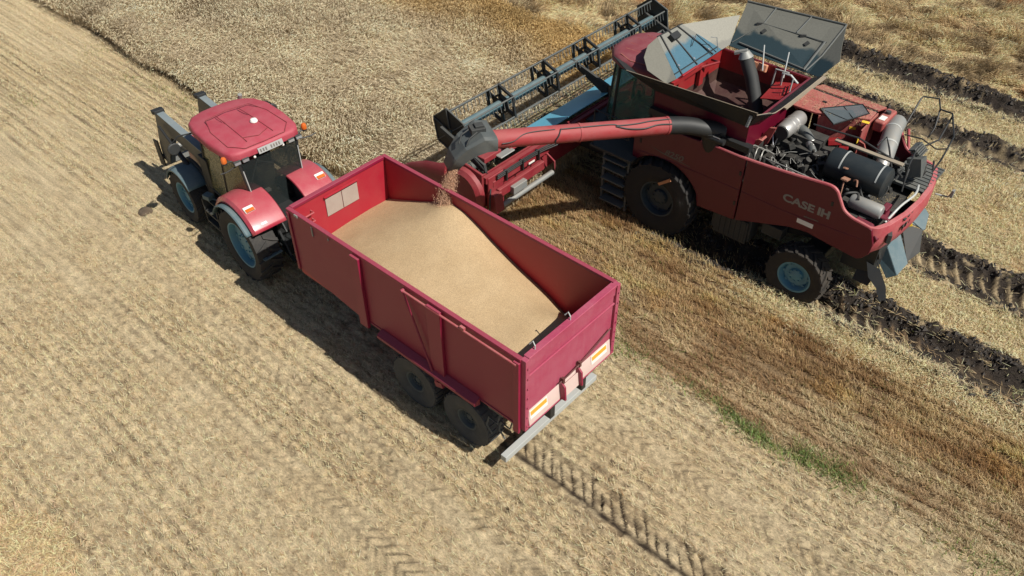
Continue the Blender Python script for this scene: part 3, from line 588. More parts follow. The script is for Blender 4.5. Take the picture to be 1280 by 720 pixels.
m = MB(); m.box((-1.95, -.95, 3.435), (.10, .05, .006)); m.tube([(-2.12, -.52, 3.40), (-2.3, -1.36, 3.45)], .006, seg=4); m.build('hood_seam', BLK, hd)
m = MB(); m.plate([(-3.04, -.55, 3.3), (-3.04, -1.35, 3.38), (-3.04, -1.35, 2.7), (-3.04, -.55, 2.7)], .03); m.plate([(-2.05, -.48, 3.33), (-3.0, -.98, 3.33), (-3.0, -.99, 2.6), (-2.1, -.5, 2.6)], .03)
m.plate([(-3.06, -.55, 3.05), (-3.1, -.55, 2.6), (-3.5, -.5, 2.5), (-3.2, -.5, 3.05)], .03); m.build('hood_flank', CROOF, C)
m = MB(); m.box((-2.98, -.86, 3.35), (.16, .10, .006), (0, 0, 10)); m.box((-3.06, -.42, 3.12), (.012, .08, .12)); m.box((-2.75, -.83, 3.12), (.14, .02, .06), (0, 0, 28)); m.pieces('yellow_label', YEL, C)
m = MB(); m.box((-2.62, -.28, 2.98), (.28, .22, .12), (15, 10, 30)); m.box((-2.85, -.3, 2.9), (.2, .25, .05), (20, 10, 20)); m.build('red_guard', TANKR, C, bevel=.01)
# tilted screen leaf
P_ = [(-2.0, -.62, 3.42), (-2.75, -1.05, 3.62), (-3.02, -.78, 3.62), (-2.5, -.28, 3.36)]
scr = MB().plate(P_, .01).build('screen_leaf', glass('mesh_screen', (.12, .15, .16), .5, .7), C)
m = MB(); m.tube(P_, .018, seg=6, closed=True); m.tube([V(*P_[0]).lerp(V(*P_[1]), .55), V(*P_[3]).lerp(V(*P_[2]), .55)], .012, seg=6); m.tube([P_[0], V(*P_[3]).lerp(V(*P_[2]), .4)], .007, seg=4); m.build('leaf_frame', BLK, scr)
# folded bracket with triangular holes at the rear left tank corner
m = MB(); m.prism([(-1.3, 3.0), (-1.48, 3.3), (-1.62, 3.34), (-1.5, 2.9), (-1.4, 2.75)], 'y', .62, .68); m.prism([(-1.2, 2.95), (-1.4, 3.1), (-1.5, 3.1), (-1.35, 2.8)], 'y', .9, .95); m.box((-1.38, .75, 3.02), (.2, .3, .05), (0, 40, 0)); m.build('tank_bracket', CROOF, C)
m = MB(); m.cyl((-1.45, .40, 3.1), (-1.6, .55, 2.8), .018); m.tube([(-1.5, .5, 3.25), (-1.62, .45, 3.0), (-1.6, .5, 2.8)], .015, seg=6); m.build('bracket_strut', CHR, C)
# rear platform and rails
m = MB(); m.bx(-4.75, -3.95, -1.55, -.35, 2.50, 2.54)
for k in range(9): m.bx(-4.74, -3.96, -1.5 + k * .14, -1.47 + k * .14, 2.54, 2.56)
m.build('rear_platform', DGREY, C)
def rail(pts, r=.02): return MB().tube(pts, r, seg=8).build('hand_rail', BLK, C)
rail([(-3.55, -1.75, 2.95), (-3.50, -2.62, 3.38), (-3.52, -2.68, 3.42), (-3.83, -2.82, 3.42), (-4.02, -2.40, 3.40), (-4.12, -2.05, 3.12), (-4.10, -1.9, 2.95)])
rail([(-4.02, -2.36, 3.42), (-4.30, -2.36, 3.42), (-4.66, -1.55, 3.34), (-4.74, -.8, 3.2), (-4.70, -.6, 2.95), (-4.55, -1.1, 2.9)])
rail([(-4.15, -1.2, 3.0), (-4.40, -1.55, 3.16), (-4.33, -2.32, 3.4)])
rail([(-3.68, -1.55, 3.0), (-4.05, -1.6, 3.02), (-4.40, -1.6, 2.9), (-4.62, -1.7, 2.95)], .016)
rail([(-4.2, -.85, 3.28), (-4.32, -.1, 3.20), (-4.42, .15, 2.7)], .018)
rail([(-4.2, -.85, 3.28), (-4.24, -.6, 2.9), (-4.34, -.15, 2.7), (-4.42, -.5, 2.6)], .018)
rail([(-2.2, .10, 3.42), (-3.2, -.02, 3.42), (-4.1, .0, 3.22), (-4.3, -.1, 3.2)], .02)
rail([(-3.55, -.2, 3.3), (-3.62, -.45, 3.42), (-3.8, -.2, 3.35), (-4.0, -.1, 3.0)], .02)
m = MB()
for k in range(5): m.box((-4.28 + k * .03, -.95 + k * .04, 3.05 + k * .05), (.14, .4, .03), (0, 30, 0))
m.box((-4.35, -.65, 2.9), (.3, .3, .4), (10, 20, 0)); m.build('radiator_grille', DGREY, C)
m = MB(); m.tube([(-3.65, -1.85, 3.0), (-3.85, -1.7, 2.55)], .035, seg=8); m.build('red_prop', CRIM, C)
m = MB(); m.tube([(-4.55, 1.15, 2.52), (-4.62, .7, 2.72), (-4.70, .2, 2.78), (-4.6, -.3, 2.7)], .025, seg=8, smooth=4); m.build('grey_handle', LGREY, C)
m = MB(); m.box((-4.45, .95, 2.56), (.3, .35, .05)); m.box((-4.4, .85, 2.64), (.14, .3, .12)); m.build('rear_cover', CRED, C, bevel=.03)
m = MB(); m.tube([(-4.8, -1.2, 2.1), (-5.05, -1.35, 2.05), (-5.1, -1.3, 2.2)], .02, seg=6); m.box((-5.12, -1.3, 2.2), (.05, .1, .18)); m.build('rear_lamp_arm', GREY, C)
# straw chopper and spreader
m = MB(); m.bx(-4.6, -3.9, -1.0, 1.0, 1.0, 1.85); m.build('chopper_body', BLK, C)
m = MB(); m.plate([(-4.50, .36, 1.55), (-4.52, -.25, 1.60), (-5.05, .08, 1.02), (-5.02, .54, .95)], .02); m.plate([(-4.50, .36, 1.55), (-5.02, .54, .95), (-4.85, .58, .8), (-4.4, .42, 1.2)], .02); m.build('spreader_sheet', TEAL, C)
m = MB(); m.plate([(-4.55, -.32, 1.66), (-4.95, -.62, 1.5), (-5.12, -.33, 1.12), (-5.02, .06, 1.03)], .02); m.build('spreader_flap', BLK2, C)
m = MB(); m.plate([(-4.50, -.95, 1.7), (-4.66, -1.25, 1.68), (-4.85, -1.18, 1.55), (-4.98, -.72, 1.45), (-4.55, -.45, 1.66)], .02); m.tube([(-4.5, -.6, 1.7), (-4.97, -.64, 1.48)], .02, seg=6); m.build('spreader_hood', TEAL, C)
m = MB(); m.box((-4.72, -.38, 1.66), (.08, .12, .02), (0, 25, 20)); m.build('yellow_triangle', YEL, C)
m = MB(); fn = [(-4.45, 1.05, 1.35), (-4.75, .98, 1.25), (-5.0, 1.05, .95), (-5.12, 1.15, .70), (-5.0, 1.22, .66), (-4.85, 1.16, .88), (-4.6, 1.12, 1.05)]
m.plate(fn, .03); m.plate([(-4.3, .9, 1.2), (-4.7, 1.0, 1.1), (-4.65, 1.1, .8), (-4.3, 1.1, .8)], .02); m.tube([(-4.6, .9, 1.4), (-4.8, .95, 1.1), (-4.95, 1.0, .9)], .012, seg=6); m.box((-4.55, .9, 1.55), (.14, .1, .25), (0, 20, 0)); m.build('spreader_vane', BLK, C)
# ladder + platform at front left
m = MB()
for x in (1.38, 2.12): m.prism([(x - .03, .2), (x + .03, .2), (x + .03, 1.75), (x - .03, 1.75)], 'y', 1.68, 1.74)
for z in (.32, .64, .96, 1.28, 1.55): m.bx(1.41, 2.09, 1.60, 1.86, z, z + .035)
m.build('ladder', DGREY, C)
m = MB(); m.bx(1.25, 2.5, .96, 1.85, 1.72, 1.80); m.build('cab_platform', BLK2, C, bevel=.01)
m = MB(); m.tube([(2.45, 1.8, 1.8), (2.45, 1.8, 2.75), (1.6, 1.8, 2.75), (1.4, 1.8, 2.3)], .02, seg=8); m.tube([(2.45, 1.8, 2.3), (1.45, 1.8, 2.3)], .016, seg=6); m.build('platform_rail', BLK, C)
m = MB(); m.box((.30, 1.80, 1.62), (.38, .03, .07), (0, 40, 0)); m.build('amber_marker', mat('amber_dull', (.5, .2, .08), .5, dust=.3), C)
# cab
m = MB()
cp = [(1.45, .92), (2.55, .90), (2.95, .55)]
for sd in (1, -1):
    for (x, y), (x2, y2) in zip(cp, ((1.35, .9), (2.45, .88), (2.80, .5))): m.tube([(x, sd * y, 1.85), (x2, sd * y2, 3.55)], .045, seg=8)
    m.tube([(1.45, sd * .92, 1.9), (2.55, sd * .90, 1.9), (2.95, sd * .55, 1.9)], .04)
m.bx(1.4, 2.9, -.9, .9, 1.72, 1.88); m.bx(1.25, 1.38, -.95, .95, 1.8, 3.5)
m.build('cab_frame', BLK, C)
for sd in (1, -1):
    quadp('side_window', [(1.48, sd * .93, 1.92), (2.53, sd * .91, 1.92), (2.43, sd * .89, 3.5), (1.38, sd * .91, 3.5)], GLG, C)
    quadp('corner_window', [(2.58, sd * .88, 1.92), (2.93, sd * .57, 1.92), (2.79, sd * .53, 3.5), (2.48, sd * .86, 3.5)], GLG, C)
quadp('windscreen', [(2.96, .52, 1.92), (2.96, -.52, 1.92), (2.81, -.48, 3.5), (2.81, .48, 3.5)], GLG, C)
m = MB(); m.box((1.95, 0, 2.2), (.5, .5, .15)); m.box((1.68, 0, 2.55), (.14, .5, .65)); m.box((1.95, .35, 2.45), (.4, .09, .07)); m.build('seat', SEAT, C, bevel=.03)
m = MB(); m.cyl((2.6, 0, 1.9), (2.4, 0, 2.5), .05); m.tube([(2.4 + .1 * math.cos(t), .19 * math.sin(t), 2.5 + .14 * math.cos(t)) for t in np.linspace(0, 2 * PI, 18, endpoint=False)], .015, seg=6, closed=True); m.build('steering_wheel', BLK2, C)
m = MB(); b = m.b
ol = [(1.05, .98), (1.8, 1.02), (2.4, .98), (2.75, .82), (3.0, .5), (3.08, .0), (3.0, -.5), (2.75, -.82), (2.4, -.98), (1.8, -1.02), (1.05, -.98)]
rings = []
for sc, z in ((.94, 3.50), (1.0, 3.56), (1.0, 3.64), (.95, 3.72), (.82, 3.77), (.4, 3.80)):
    rings.append([b.verts.new(((x - 1.9) * sc + 1.9, y * sc, z)) for x, y in ol])
for k in range(len(rings) - 1):
    for i in range(len(ol)): j = (i + 1) % len(ol); b.faces.new((rings[k][i], rings[k][j], rings[k + 1][j], rings[k + 1][i]))
b.faces.new(rings[-1]); b.faces.new(rings[0][::-1]); cr = m.build('cab_roof', mat('cab_roof_dusty', (.17, .014, .026), .5, dust=.4, dustcol=(.28, .14, .14), zdust=.1, bump=.001), C, ang=50)
m = MB()
for y in (-.45, -.15, .15, .45): m.tube([(2.75 - abs(y) * .3, y, 3.775), (1.7, y, 3.80)], .014, seg=5)
m.tube([(2.55, .75, 3.755), (2.2, .88, 3.74), (1.5, .85, 3.79)], .02, seg=6); m.build('roof_ridge', CROOF, cr)
# grain tank
m = MB()
for (x0, x1, y0, y1) in ((1.02, 1.07, -1.42, 1.42), (-1.33, -1.28, -1.42, 1.42)): m.bx(x0, x1, y0, y1, 2.33, 3.62)
for s_ in (1, -1): m.bx(-1.279, 1.019, s_ * 1.37, s_ * 1.42, 2.33, 3.62)
m.build('tank_wall', CRED, C)
m = MB()   # hopper inside: sloped sheets down to the cross augers
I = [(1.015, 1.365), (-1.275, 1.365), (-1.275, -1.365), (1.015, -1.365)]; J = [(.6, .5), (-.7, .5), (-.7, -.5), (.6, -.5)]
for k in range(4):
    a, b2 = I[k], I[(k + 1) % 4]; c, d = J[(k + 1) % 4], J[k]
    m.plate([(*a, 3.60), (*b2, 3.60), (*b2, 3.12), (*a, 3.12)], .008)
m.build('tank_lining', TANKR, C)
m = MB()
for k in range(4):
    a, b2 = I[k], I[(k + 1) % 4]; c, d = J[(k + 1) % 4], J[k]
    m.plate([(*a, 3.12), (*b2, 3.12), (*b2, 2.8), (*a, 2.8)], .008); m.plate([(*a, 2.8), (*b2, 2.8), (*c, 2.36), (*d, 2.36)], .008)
m.build('tank_hopper', mat('hopper_shaded_red', (.035, .006, .008), .6, dust=.15, bump=.001), C)  # nearly black red puts the deep shade inside the tank into the colour
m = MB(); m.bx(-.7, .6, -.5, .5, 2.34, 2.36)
m.build('tank_floor', BLK, C)  # black here paints the shade at the bottom of the hopper
m = MB(); m.tube([(-.62, -.62, 2.4), (-.40, -.75, 2.9), (-.1, -.9, 3.4), (.14, -.9, 3.85)], .16, seg=18); ba = m.build('bubble_auger', BLK2, C)
m = MB(); m.cyl((.14, -.9, 3.84), (.2, -.9, 3.98), .18, .10, seg=18); m.box((.28, -.88, 3.95), (.3, .12, .06), (0, 20, 20)); m.build('auger_cap', GREY, ba)
m = MB(); m.tube([(.98, .75, 3.58), (.85, .7, 3.75), (.85, .1, 3.75), (.98, 0, 3.58)], .03, seg=6); m.box((.92, .35, 3.62), (.1, 1.3, .1)); m.box((.93, .62, 3.35), (.08, .25, .5)); m.box((.93, -.3, 3.35), (.08, .18, .5)); m.tube([(.9, -.2, 3.6), (.6, -.5, 3.72), (.9, -.7, 3.6)], .03, seg=6); m.build('tank_frame', TANKR, C)
m = MB(); m.tube([(-.75, -1.15, 3.1), (-.80, -1.0, 3.72), (-1.02, -.95, 3.76), (-1.2, -1.0, 3.6)], .025, seg=8); m.tube([(-.5, -1.2, 3.2), (-.55, -1.15, 3.68), (-.9, -1.1, 3.72)], .02, seg=8); m.tube([(-.2, -1.2, 3.5), (.0, -1.45, 4.0)], .018, seg=8); m.tube([(-.75, -1.2, 3.5), (-.62, -1.5, 4.0)], .018, seg=8); m.tube([(-1.15, -.75, 3.4), (-1.15, -.8, 3.8)], .02, seg=6)
m.build('tank_ladder', LGREY, C)
m = MB(); m.box((-.05, -1.3, 3.52), (.42, .10, .18), (15, 0, 0)); m.build('cover_box', mat('tank_orange_box', (.6, .25, .14), .5, dust=.4), C, bevel=.02)
m = MB()
for k in range(4): m.box((-.85 - k * .08, -.85, 3.3 + k * .06), (.03, .45, .03), (0, 0, 20))
m.plate([(-.6, -.5, 3.2), (-1.2, -.45, 3.4), (-1.2, -1.2, 3.5), (-.6, -1.2, 3.35)], .02); m.pieces('tank_step', TANKR, C)
# folding tank extensions
def ext(name, pts, mt, par=C, t=.02): return MB().plate(pts, t).build(name, mt, par)
le = ext('tank_extension', [(1.05, 1.43, 3.60), (-1.30, 1.43, 3.60), (-1.52, 1.60, 4.08), (1.60, 1.88, 4.08)], SHO)
MB().tube([(-1.54, 1.60, 4.09), (1.62, 1.88, 4.09)], .008, seg=6).build('edge_bead', TAN, le)
ext('tank_corner', [(1.05, 1.43, 3.60), (1.60, 1.88, 4.08), (2.5, 1.15, 3.86), (2.2, 1.0, 3.70)], SHO)
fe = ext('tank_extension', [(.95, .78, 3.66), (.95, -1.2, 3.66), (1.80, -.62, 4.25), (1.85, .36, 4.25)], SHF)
m = MB()
def L3(a, b, t): return V(*a).lerp(V(*b), t)
F4 = [(.95, .78, 3.68), (.95, -1.2, 3.68), (1.80, -.62, 4.27), (1.85, .36, 4.27)]
for t in (.12, .45, .80): m.tube([L3(F4[0], F4[1], t) + V(0, 0, .01), L3(F4[3], F4[2], t) + V(0, 0, .01)], .022, seg=6)
m.tube([L3(F4[0], F4[3], .1), L3(F4[1], F4[2], .1)], .015, seg=6); m.tube([F4[3], F4[2]], .015, seg=6)
m.box(L3(L3(F4[0], F4[1], .42), L3(F4[3], F4[2], .42), .8) + V(-.03, 0, .06), (.16, .3, .10), (0, -30, 0)); m.tube([L3(F4[0], F4[1], .8) + V(-.1, .05, .12), L3(L3(F4[0], F4[1], .8), L3(F4[3], F4[2], .8), .5) + V(0, 0, .16), L3(L3(F4[0], F4[1], .6), L3(F4[3], F4[2], .6), .4) + V(0, 0, .05)], .012, seg=6)
m.build('flap_rib', BLK, fe)
m = MB()
for t, u in ((.12, .2), (.45, .15), (.8, .55), (.8, .15)): m.cyl(L3(L3(F4[0], F4[1], t), L3(F4[3], F4[2], t), u) + V(-.01, 0, .02), L3(L3(F4[0], F4[1], t), L3(F4[3], F4[2], t), u) + V(-.03, 0, .05), .03, seg=10)
m.tube([(.92, -.95, 3.75), (1.0, -.95, 4.05), (1.05, -.75, 4.12)], .01, seg=6)
m.pieces('flap_fitting', CHR, fe)
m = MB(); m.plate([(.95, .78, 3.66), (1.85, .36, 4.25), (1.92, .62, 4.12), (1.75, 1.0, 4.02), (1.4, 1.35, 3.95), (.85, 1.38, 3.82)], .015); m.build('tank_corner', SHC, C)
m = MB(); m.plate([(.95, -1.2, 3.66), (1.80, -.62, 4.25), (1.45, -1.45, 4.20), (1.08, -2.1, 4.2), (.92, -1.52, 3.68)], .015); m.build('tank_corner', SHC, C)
RG = [(.92, -1.5, 3.66), (-1.20, -1.5, 3.66), (-1.30, -2.85, 4.40), (1.13, -2.50, 4.40)]
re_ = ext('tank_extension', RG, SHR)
m = MB()
def rg(u, v): return L3(L3(RG[0], RG[1], u), L3(RG[3], RG[2], u), v) + V(0, .012, .02)
m.tube([rg(0, 1), rg(1, 1)], .022, seg=6); m.tube([rg(.30, 1), rg(.26, .63)], .018, seg=6); m.tube([rg(.66, 1), rg(.62, .63)], .018, seg=6); m.tube([rg(.26, .63), rg(.95, .60)], .012, seg=6)
m.tube([rg(.26, .63), rg(.02, .08)], .012, seg=6); m.tube([rg(.93, .60), rg(.93, .02)], .03, seg=6); m.tube([rg(.10, .12), rg(.93, .03)], .024, seg=6); m.tube([rg(1, 1), rg(1, .35)], .022, seg=6); m.tube([rg(1, .35), rg(.96, .02)], .022, seg=6)
m.build('flap_rib', DGREY, re_)
m = MB()
for u in (.30, .78): m.box(rg(u - .08, .6), (.14, .05, .07), (0, 0, 30)); m.box(rg(u, .48), (.12, .08, .05), (0, 30, 60))
m.pieces('flap_hinge', BLK2, re_)
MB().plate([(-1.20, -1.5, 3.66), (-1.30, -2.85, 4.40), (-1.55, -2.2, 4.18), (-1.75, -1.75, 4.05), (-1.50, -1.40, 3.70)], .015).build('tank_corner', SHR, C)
m = MB(); m.plate([(-1.30, 1.43, 3.60), (-1.50, 1.55, 4.0), (-1.62, .9, 3.82), (-1.62, -1.3, 3.82), (-1.34, -1.4, 3.62), (-1.34, 1.0, 3.60)], .015); rx = m.build('tank_extension', SHO, C)
MB().tube([(-1.50, 1.55, 4.01), (-1.55, 1.1, 3.88), (-1.63, .7, 3.83), (-1.63, -1.5, 3.83)], .010, seg=6, smooth=4).build('edge_bead', TAN, rx)
m = MB()
for k in range(5): m.box((-1.40 + k * .02, 1.60 - k * .02, 3.95 - k * .07), (.06, .03, .05), (20, 0, 10))
m.build('chain_link', GREY, C)
# unloading auger
A0, A1 = V(.10, 2.38, 3.50), V(2.08, 6.02, 4.02)
m = MB(); m.tube([(-.75, 1.35, 3.22), (-.45, 1.6, 3.28), (-.15, 1.95, 3.4), A0], .195, seg=20, smooth=5); m.cyl((-.55, 1.3, 2.6), (-.55, 1.5, 3.3), .26, seg=20); m.bx(-1.5, 1.1, 1.38, 1.56, 3.05, 3.2)
el = m.build('auger_elbow', BLK, C)
m = MB(); m.cyl((.2, 1.66, 3.14), (-.95, 1.66, 3.16), .075, seg=12); m.build('cradle_tube', BLK, C)
m = MB(); m.cyl((.05, 1.70, 3.215), (-.85, 1.70, 3.235), .013, seg=6); m.build('cradle_glint', CHR, C)  # bright strip painted in as the reflection along the black tube
m = MB(); m.cyl(A0, A1, .19, .19, seg=28, cap=False)
d = (A1 - A0).normalized()
for t in (.0, .50, .985): m.cyl(A0.lerp(A1, t), A0.lerp(A1, t) + d * .05, .202, seg=28)
au = m.build('unloading_auger', AUG, C)
m = MB(); side = d.cross(V(0, 0, 1)).normalized(); up = side.cross(d)
def ap(t, a, r=.205): a = -a - 28; return A0.lerp(A1, t) + up * (r * math.cos(R(a))) + side * (r * math.sin(R(a)))
m.tube([ap(0, -10), ap(.12, -5), ap(.2, 5), ap(.3, 8), ap(.34, -2), ap(.5, 0), ap(.62, 2)], .014, seg=6, smooth=5)
m.tube([ap(0, 25), ap(.08, 22), ap(.16, 38), ap(.25, 32), ap(.32, 12)], .016, seg=6, smooth=5)
m.tube([ap(.62, 2), ap(.635, 40), ap(.65, 70), ap(.64, 100)], .016, seg=6, smooth=5)
m.tube([ap(.65, 0), ap(.8, 10), ap(.87, 50), ap(.93, 60)], .010, seg=6, smooth=5)
m.pieces('auger_cable', BLK, au)
m = MB(); m.tube([A1 - d * .1, A1 + d * .12], .215, seg=20)
s0 = A1 + d * .0
w = side
# spout: dark rubber hood curving down towards the trailer
b = m.b; secs = []
for off, dz, hw, hd_, tilt in ((-.14, .10, .40, .15, .1), (.10, .10, .40, .17, .3), (.40, -.08, .33, .15, .8), (.60, -.30, .25, .13, 1.0), (.76, -.56, .18, .10, 1.1)):
    c = A1 + d * off + V(0, 0, dz); n = (d * math.cos(tilt) + V(0, 0, -1) * math.sin(tilt)).normalized(); u2 = w; v2 = n.cross(u2).normalized()
    secs.append([b.verts.new(c + u2 * (hw * sx_) + v2 * (hd_ * sy_)) for sx_, sy_ in ((-1, -.8), (-.8, -1), (.8, -1), (1, -.8), (1, .8), (.8, 1), (-.8, 1), (-1, .8))])
for i in range(len(secs) - 1):
    for k in range(8): b.faces.new((secs[i][k], secs[i][(k + 1) % 8], secs[i + 1][(k + 1) % 8], secs[i + 1][k]))
sp = m.build('auger_spout', mat('spout_rubber_grey', (.06, .072, .074), .55, dust=.25, dustcol=(.2, .19, .16), bump=.003), C, solid=.015, ang=12)
m = MB(); c0 = A1 + d * .16 + V(0, 0, .28)
m.box(c0, (.30, .26, .10), (0, 0, math.degrees(math.atan2(d.y, d.x)))); m.box(c0 + V(-.02, -.03, .07), (.18, .16, .05), (0, 0, 60)); m.tube([c0 + V(.1, .1, .0), c0 + V(.14, .3, -.06), c0 + V(.1, .42, -.2)], .02, seg=6); m.tube([c0 + V(-.1, .1, .0), c0 + V(-.08, .3, -.06), c0 + V(-.08, .4, -.2)], .02, seg=6)
m.build('spout_camera', BLK2, sp, bevel=.01)
# feeder house
m = MB(); m.prism([(1.3, 1.9), (3.75, 1.50), (3.75, .65), (1.3, .75)], 'y', -.65, .65); m.build('feeder_house', BLK2, C, bevel=.02)
# ---- header
HW = 4.5
m = MB(); m.plate([(3.72, -HW, 1.62), (3.72, HW, 1.62), (3.68, HW, .72), (3.68, -HW, .72)], .05); m.plate([(3.70, -HW, .70), (3.70, HW, .70), (5.55, HW, .62), (5.55, -HW, .62)], .04)
m.bx(3.55, 3.66, -HW, HW, 1.45, 1.62)
H = m.build('cutting_header', CRED2, C)
m = MB(); m.plate([(3.74, -HW + .05, 1.74), (3.74, 2.9, 1.74), (4.52, 2.9, 1.46), (4.52, -HW + .05, 1.46)], .02); m.plate([(4.52, -HW + .05, 1.46), (4.52, 2.9, 1.46), (4.58, 2.9, 1.0), (4.58, -HW + .05, 1.0)], .02)
m.build('back_sheet', BLUE, H)
m = MB(); m.cyl((4.92, -HW + .1, .92), (4.92, HW - .1, .92), .12, seg=16)
for k in range(-30, 31):
    if abs(k) < 3: continue
    y = k * .145; s_ = 1 if k > 0 else -1
    m.tube([(4.92 + .22 * math.cos(t), y + s_ * .145 * t / (2 * PI), .92 + .22 * math.sin(t)) for t in np.linspace(0, 2 * PI, 12)], .012, seg=4)
m.build('feed_auger', DGREY, H)
m = MB()
for k in range(-44, 45): m.prism([(5.50, k * .1 - .02), (5.50, k * .1 + .02), (5.66, k * .1)], 'z', .61, .64)
m.bx(5.42, 5.56, -HW, HW, .60, .66); m.build('knife_bar', GREY, H)
for sd in (1, -1):
    m = MB(); m.prism([(3.62, .68), (3.62, 1.72), (4.2, 1.80), (4.9, 1.50), (5.5, 1.22), (6.1, .95), (6.25, .62), (5.4, .52), (4.0, .55)], 'y', sd * HW, sd * (HW + .07)); e1 = m.build('header_end', CRED2, H, bevel=.02)
    m = MB(); m.lathe([(.62, sd * .0), (.60, sd * .12), (.5, sd * .2), (.001, sd * .22)], (4.15, sd * (HW + .07), 1.10), 'y', 24); m.build('end_cover', CRED2, H)
    m = MB(); b = m.b; ss = []
    for x, h_, w_ in ((4.8, .42, .10), (5.5, .34, .13), (6.1, .22, .10), (6.65, .05, .03)):
        z0_ = .95 if x < 6 else .78; z0_ = {4.8: 1.12, 5.5: 1.0, 6.1: .82, 6.65: .62}[x]
        ss.append([b.verts.new((x, sd * (HW + .10) + w_ * math.cos(t), z0_ + h_ * math.sin(t))) for t in np.linspace(0, 2 * PI, 12, endpoint=False)])
    for i in range(3):
        for k in range(12): b.faces.new((ss[i][k], ss[i][(k + 1) % 12], ss[i + 1][(k + 1) % 12], ss[i + 1][k]))
    b.faces.new(ss[0]); b.faces.new(ss[-1][::-1]); m.build('crop_divider', CRED2, H, ang=50)
    m = MB(); m.prism([(3.70, 1.65), (3.75, 1.85), (5.2, 2.32), (5.25, 2.22), (3.9, 1.65)], 'y', sd * 4.28, sd * 4.36); m.cyl((3.9, sd * 4.22, 1.5), (4.5, sd * 4.22, 2.02), .03); m.build('reel_arm', BLK2, H, bevel=.01)
m = MB(); m.prism([(3.70, 1.65), (3.75, 1.95), (5.05, 2.30), (5.1, 2.2), (3.9, 1.65)], 'y', -.62, -.54); m.box((3.85, -.6, 1.75), (.2, .16, .3)); m.build('reel_arm', BLK2, H, bevel=.01)
RX, RZ, RR = 5.02, 2.16, .52
m = MB(); m.cyl((RX, 4.12, RZ), (RX - .02, -4.35, RZ), .115, seg=20); m.cyl((RX, 4.0, RZ), (RX, 4.2, RZ), .05); m.build('reel_tube', REELT, H)
for sd, y in ((1, 4.16), (-1, -4.42)):
    m = MB(); hexa = [(RX + .62 * math.cos(R(60 * k + 20)), RZ + .62 * math.sin(R(60 * k + 20))) for k in range(6)]; m.prism(hexa, 'y', y - .012, y + .012); es = m.build('end_shield', BLK, H, bevel=.004)
    m = MB()
    for k in range(6): m.tube([(RX + .1 * math.cos(R(60 * k + 20)), y + sd * .03, RZ + .1 * math.sin(R(60 * k + 20))), (hexa[k][0], y + sd * .03, hexa[k][1])], .016, seg=6)
    m.tube([(hx, y + sd * .015, hz) for hx, hz in hexa], .02, seg=6, closed=True); m.build('shield_rim', DGREY, es)
for y in (2.35, .60, -1.18, -3.15):
    m = MB(); hx = [(RX + RR * math.cos(R(60 * k + 20)), RZ + RR * math.sin(R(60 * k + 20))) for k in range(6)]
    for k in range(6):
        j = (k + 1) % 6
        def bar(p, q, w_=.035):
            dx, dz = q[0] - p[0], q[1] - p[1]; l = math.hypot(dx, dz); nx, nz = -dz / l * w_, dx / l * w_
            m.prism([(p[0] + nx, p[1] + nz), (q[0] + nx, q[1] + nz), (q[0] - nx, q[1] - nz), (p[0] - nx, p[1] - nz)], 'y', y - .03 - .001 * k, y + .03 + .001 * k)
        bar(hx[k], hx[j], .032); bar((RX + .1 * math.cos(R(60 * k + 20)), RZ + .1 * math.sin(R(60 * k + 20))), hx[k], .04)
        mid = ((RX + hx[k][0]) / 2, (RZ + hx[k][1]) / 2); mid2 = ((RX + hx[j][0]) / 2, (RZ + hx[j][1]) / 2); bar(mid, mid2, .032)
    m.cyl((RX, y - .06, RZ), (RX, y + .06, RZ), .14, seg=18)
    m.build('reel_bracket', BLK, H)
for k in range(6):
    bx_, bz_ = RX + RR * math.cos(R(60 * k + 20)), RZ + RR * math.sin(R(60 * k + 20))
    m = MB(); m.cyl((bx_, 4.14, bz_), (bx_, -4.40, bz_), .023, seg=6)
    for j in range(62):
        y = 4.05 - j * .137; m.tube([(bx_, y, bz_ + .03), (bx_ - .02, y, bz_ - .08), (bx_ - .06, y, bz_ - .22)], .009, seg=3)
    m.build('tine_bar', DGREY, H)
# back of header, left end hardware
m = MB(); m.bx(3.50, 3.62, 2.2, 4.3, 1.28, 1.44); m.bx(3.40, 3.50, 2.5, 4.2, .95, 1.2); m.bx(3.52, 3.6, 3.9, 4.45, .6, 1.6); m.box((3.45, 4.3, .9), (.3, .28, .5), (0, 10, 0)); m.box((3.9, 4.0, 1.9), (.25, .6, .15)); m.box((3.85, 3.2, 1.86), (.3, .55, .16), (0, 20, 0)); m.pieces('end_gearbox', CRED2, H, bevel=.02)
m = MB(); m.cyl((3.38, 4.25, .72), (3.38, 2.2, .72), .07, seg=14); m.build('transport_tube', GREY, H)
m = MB(); m.box((3.36, 3.55, 1.0), (.16, .5, .22)); m.box((3.7, 3.65, 1.88), (.2, .5, .04)); m.pieces('valve_cover', GREY, H, bevel=.02)
m = MB()
for o_ in (0, .05, .1): m.tube([(3.46, 4.2, 1.5 + o_), (3.45, 3.4, 1.52 + o_), (3.45, 2.6, 1.5 + o_), (3.3, 1.8, 1.5 + o_), (3.0, .9, 1.6)], .018, seg=6, smooth=4)
for y in (3.9, 3.3, 2.7): m.box((3.47, y, 1.46), (.12, .04, .28))
m.tube([(3.7, 4.3, 1.6), (3.9, 4.45, 1.95), (4.3, 4.35, 2.0), (4.2, 4.2, 1.8)], .02, seg=6, smooth=5); m.tube([(3.5, 4.4, 1.3), (3.4, 4.55, 1.0), (3.45, 4.5, .7)], .02, seg=6, smooth=5)
m.pieces('header_hose', BLK, H)
m = MB(); m.box((3.45, 2.95, 1.37), (.01, .22, .05)); m.pieces('white_label', WHT, H)
m = MB(); m.tube([(3.5, 2.3, 1.3), (3.4, 2.1, 1.0), (3.42, 2.05, .72)], .02, seg=6); m.build('tube_stay', CRIM, H)
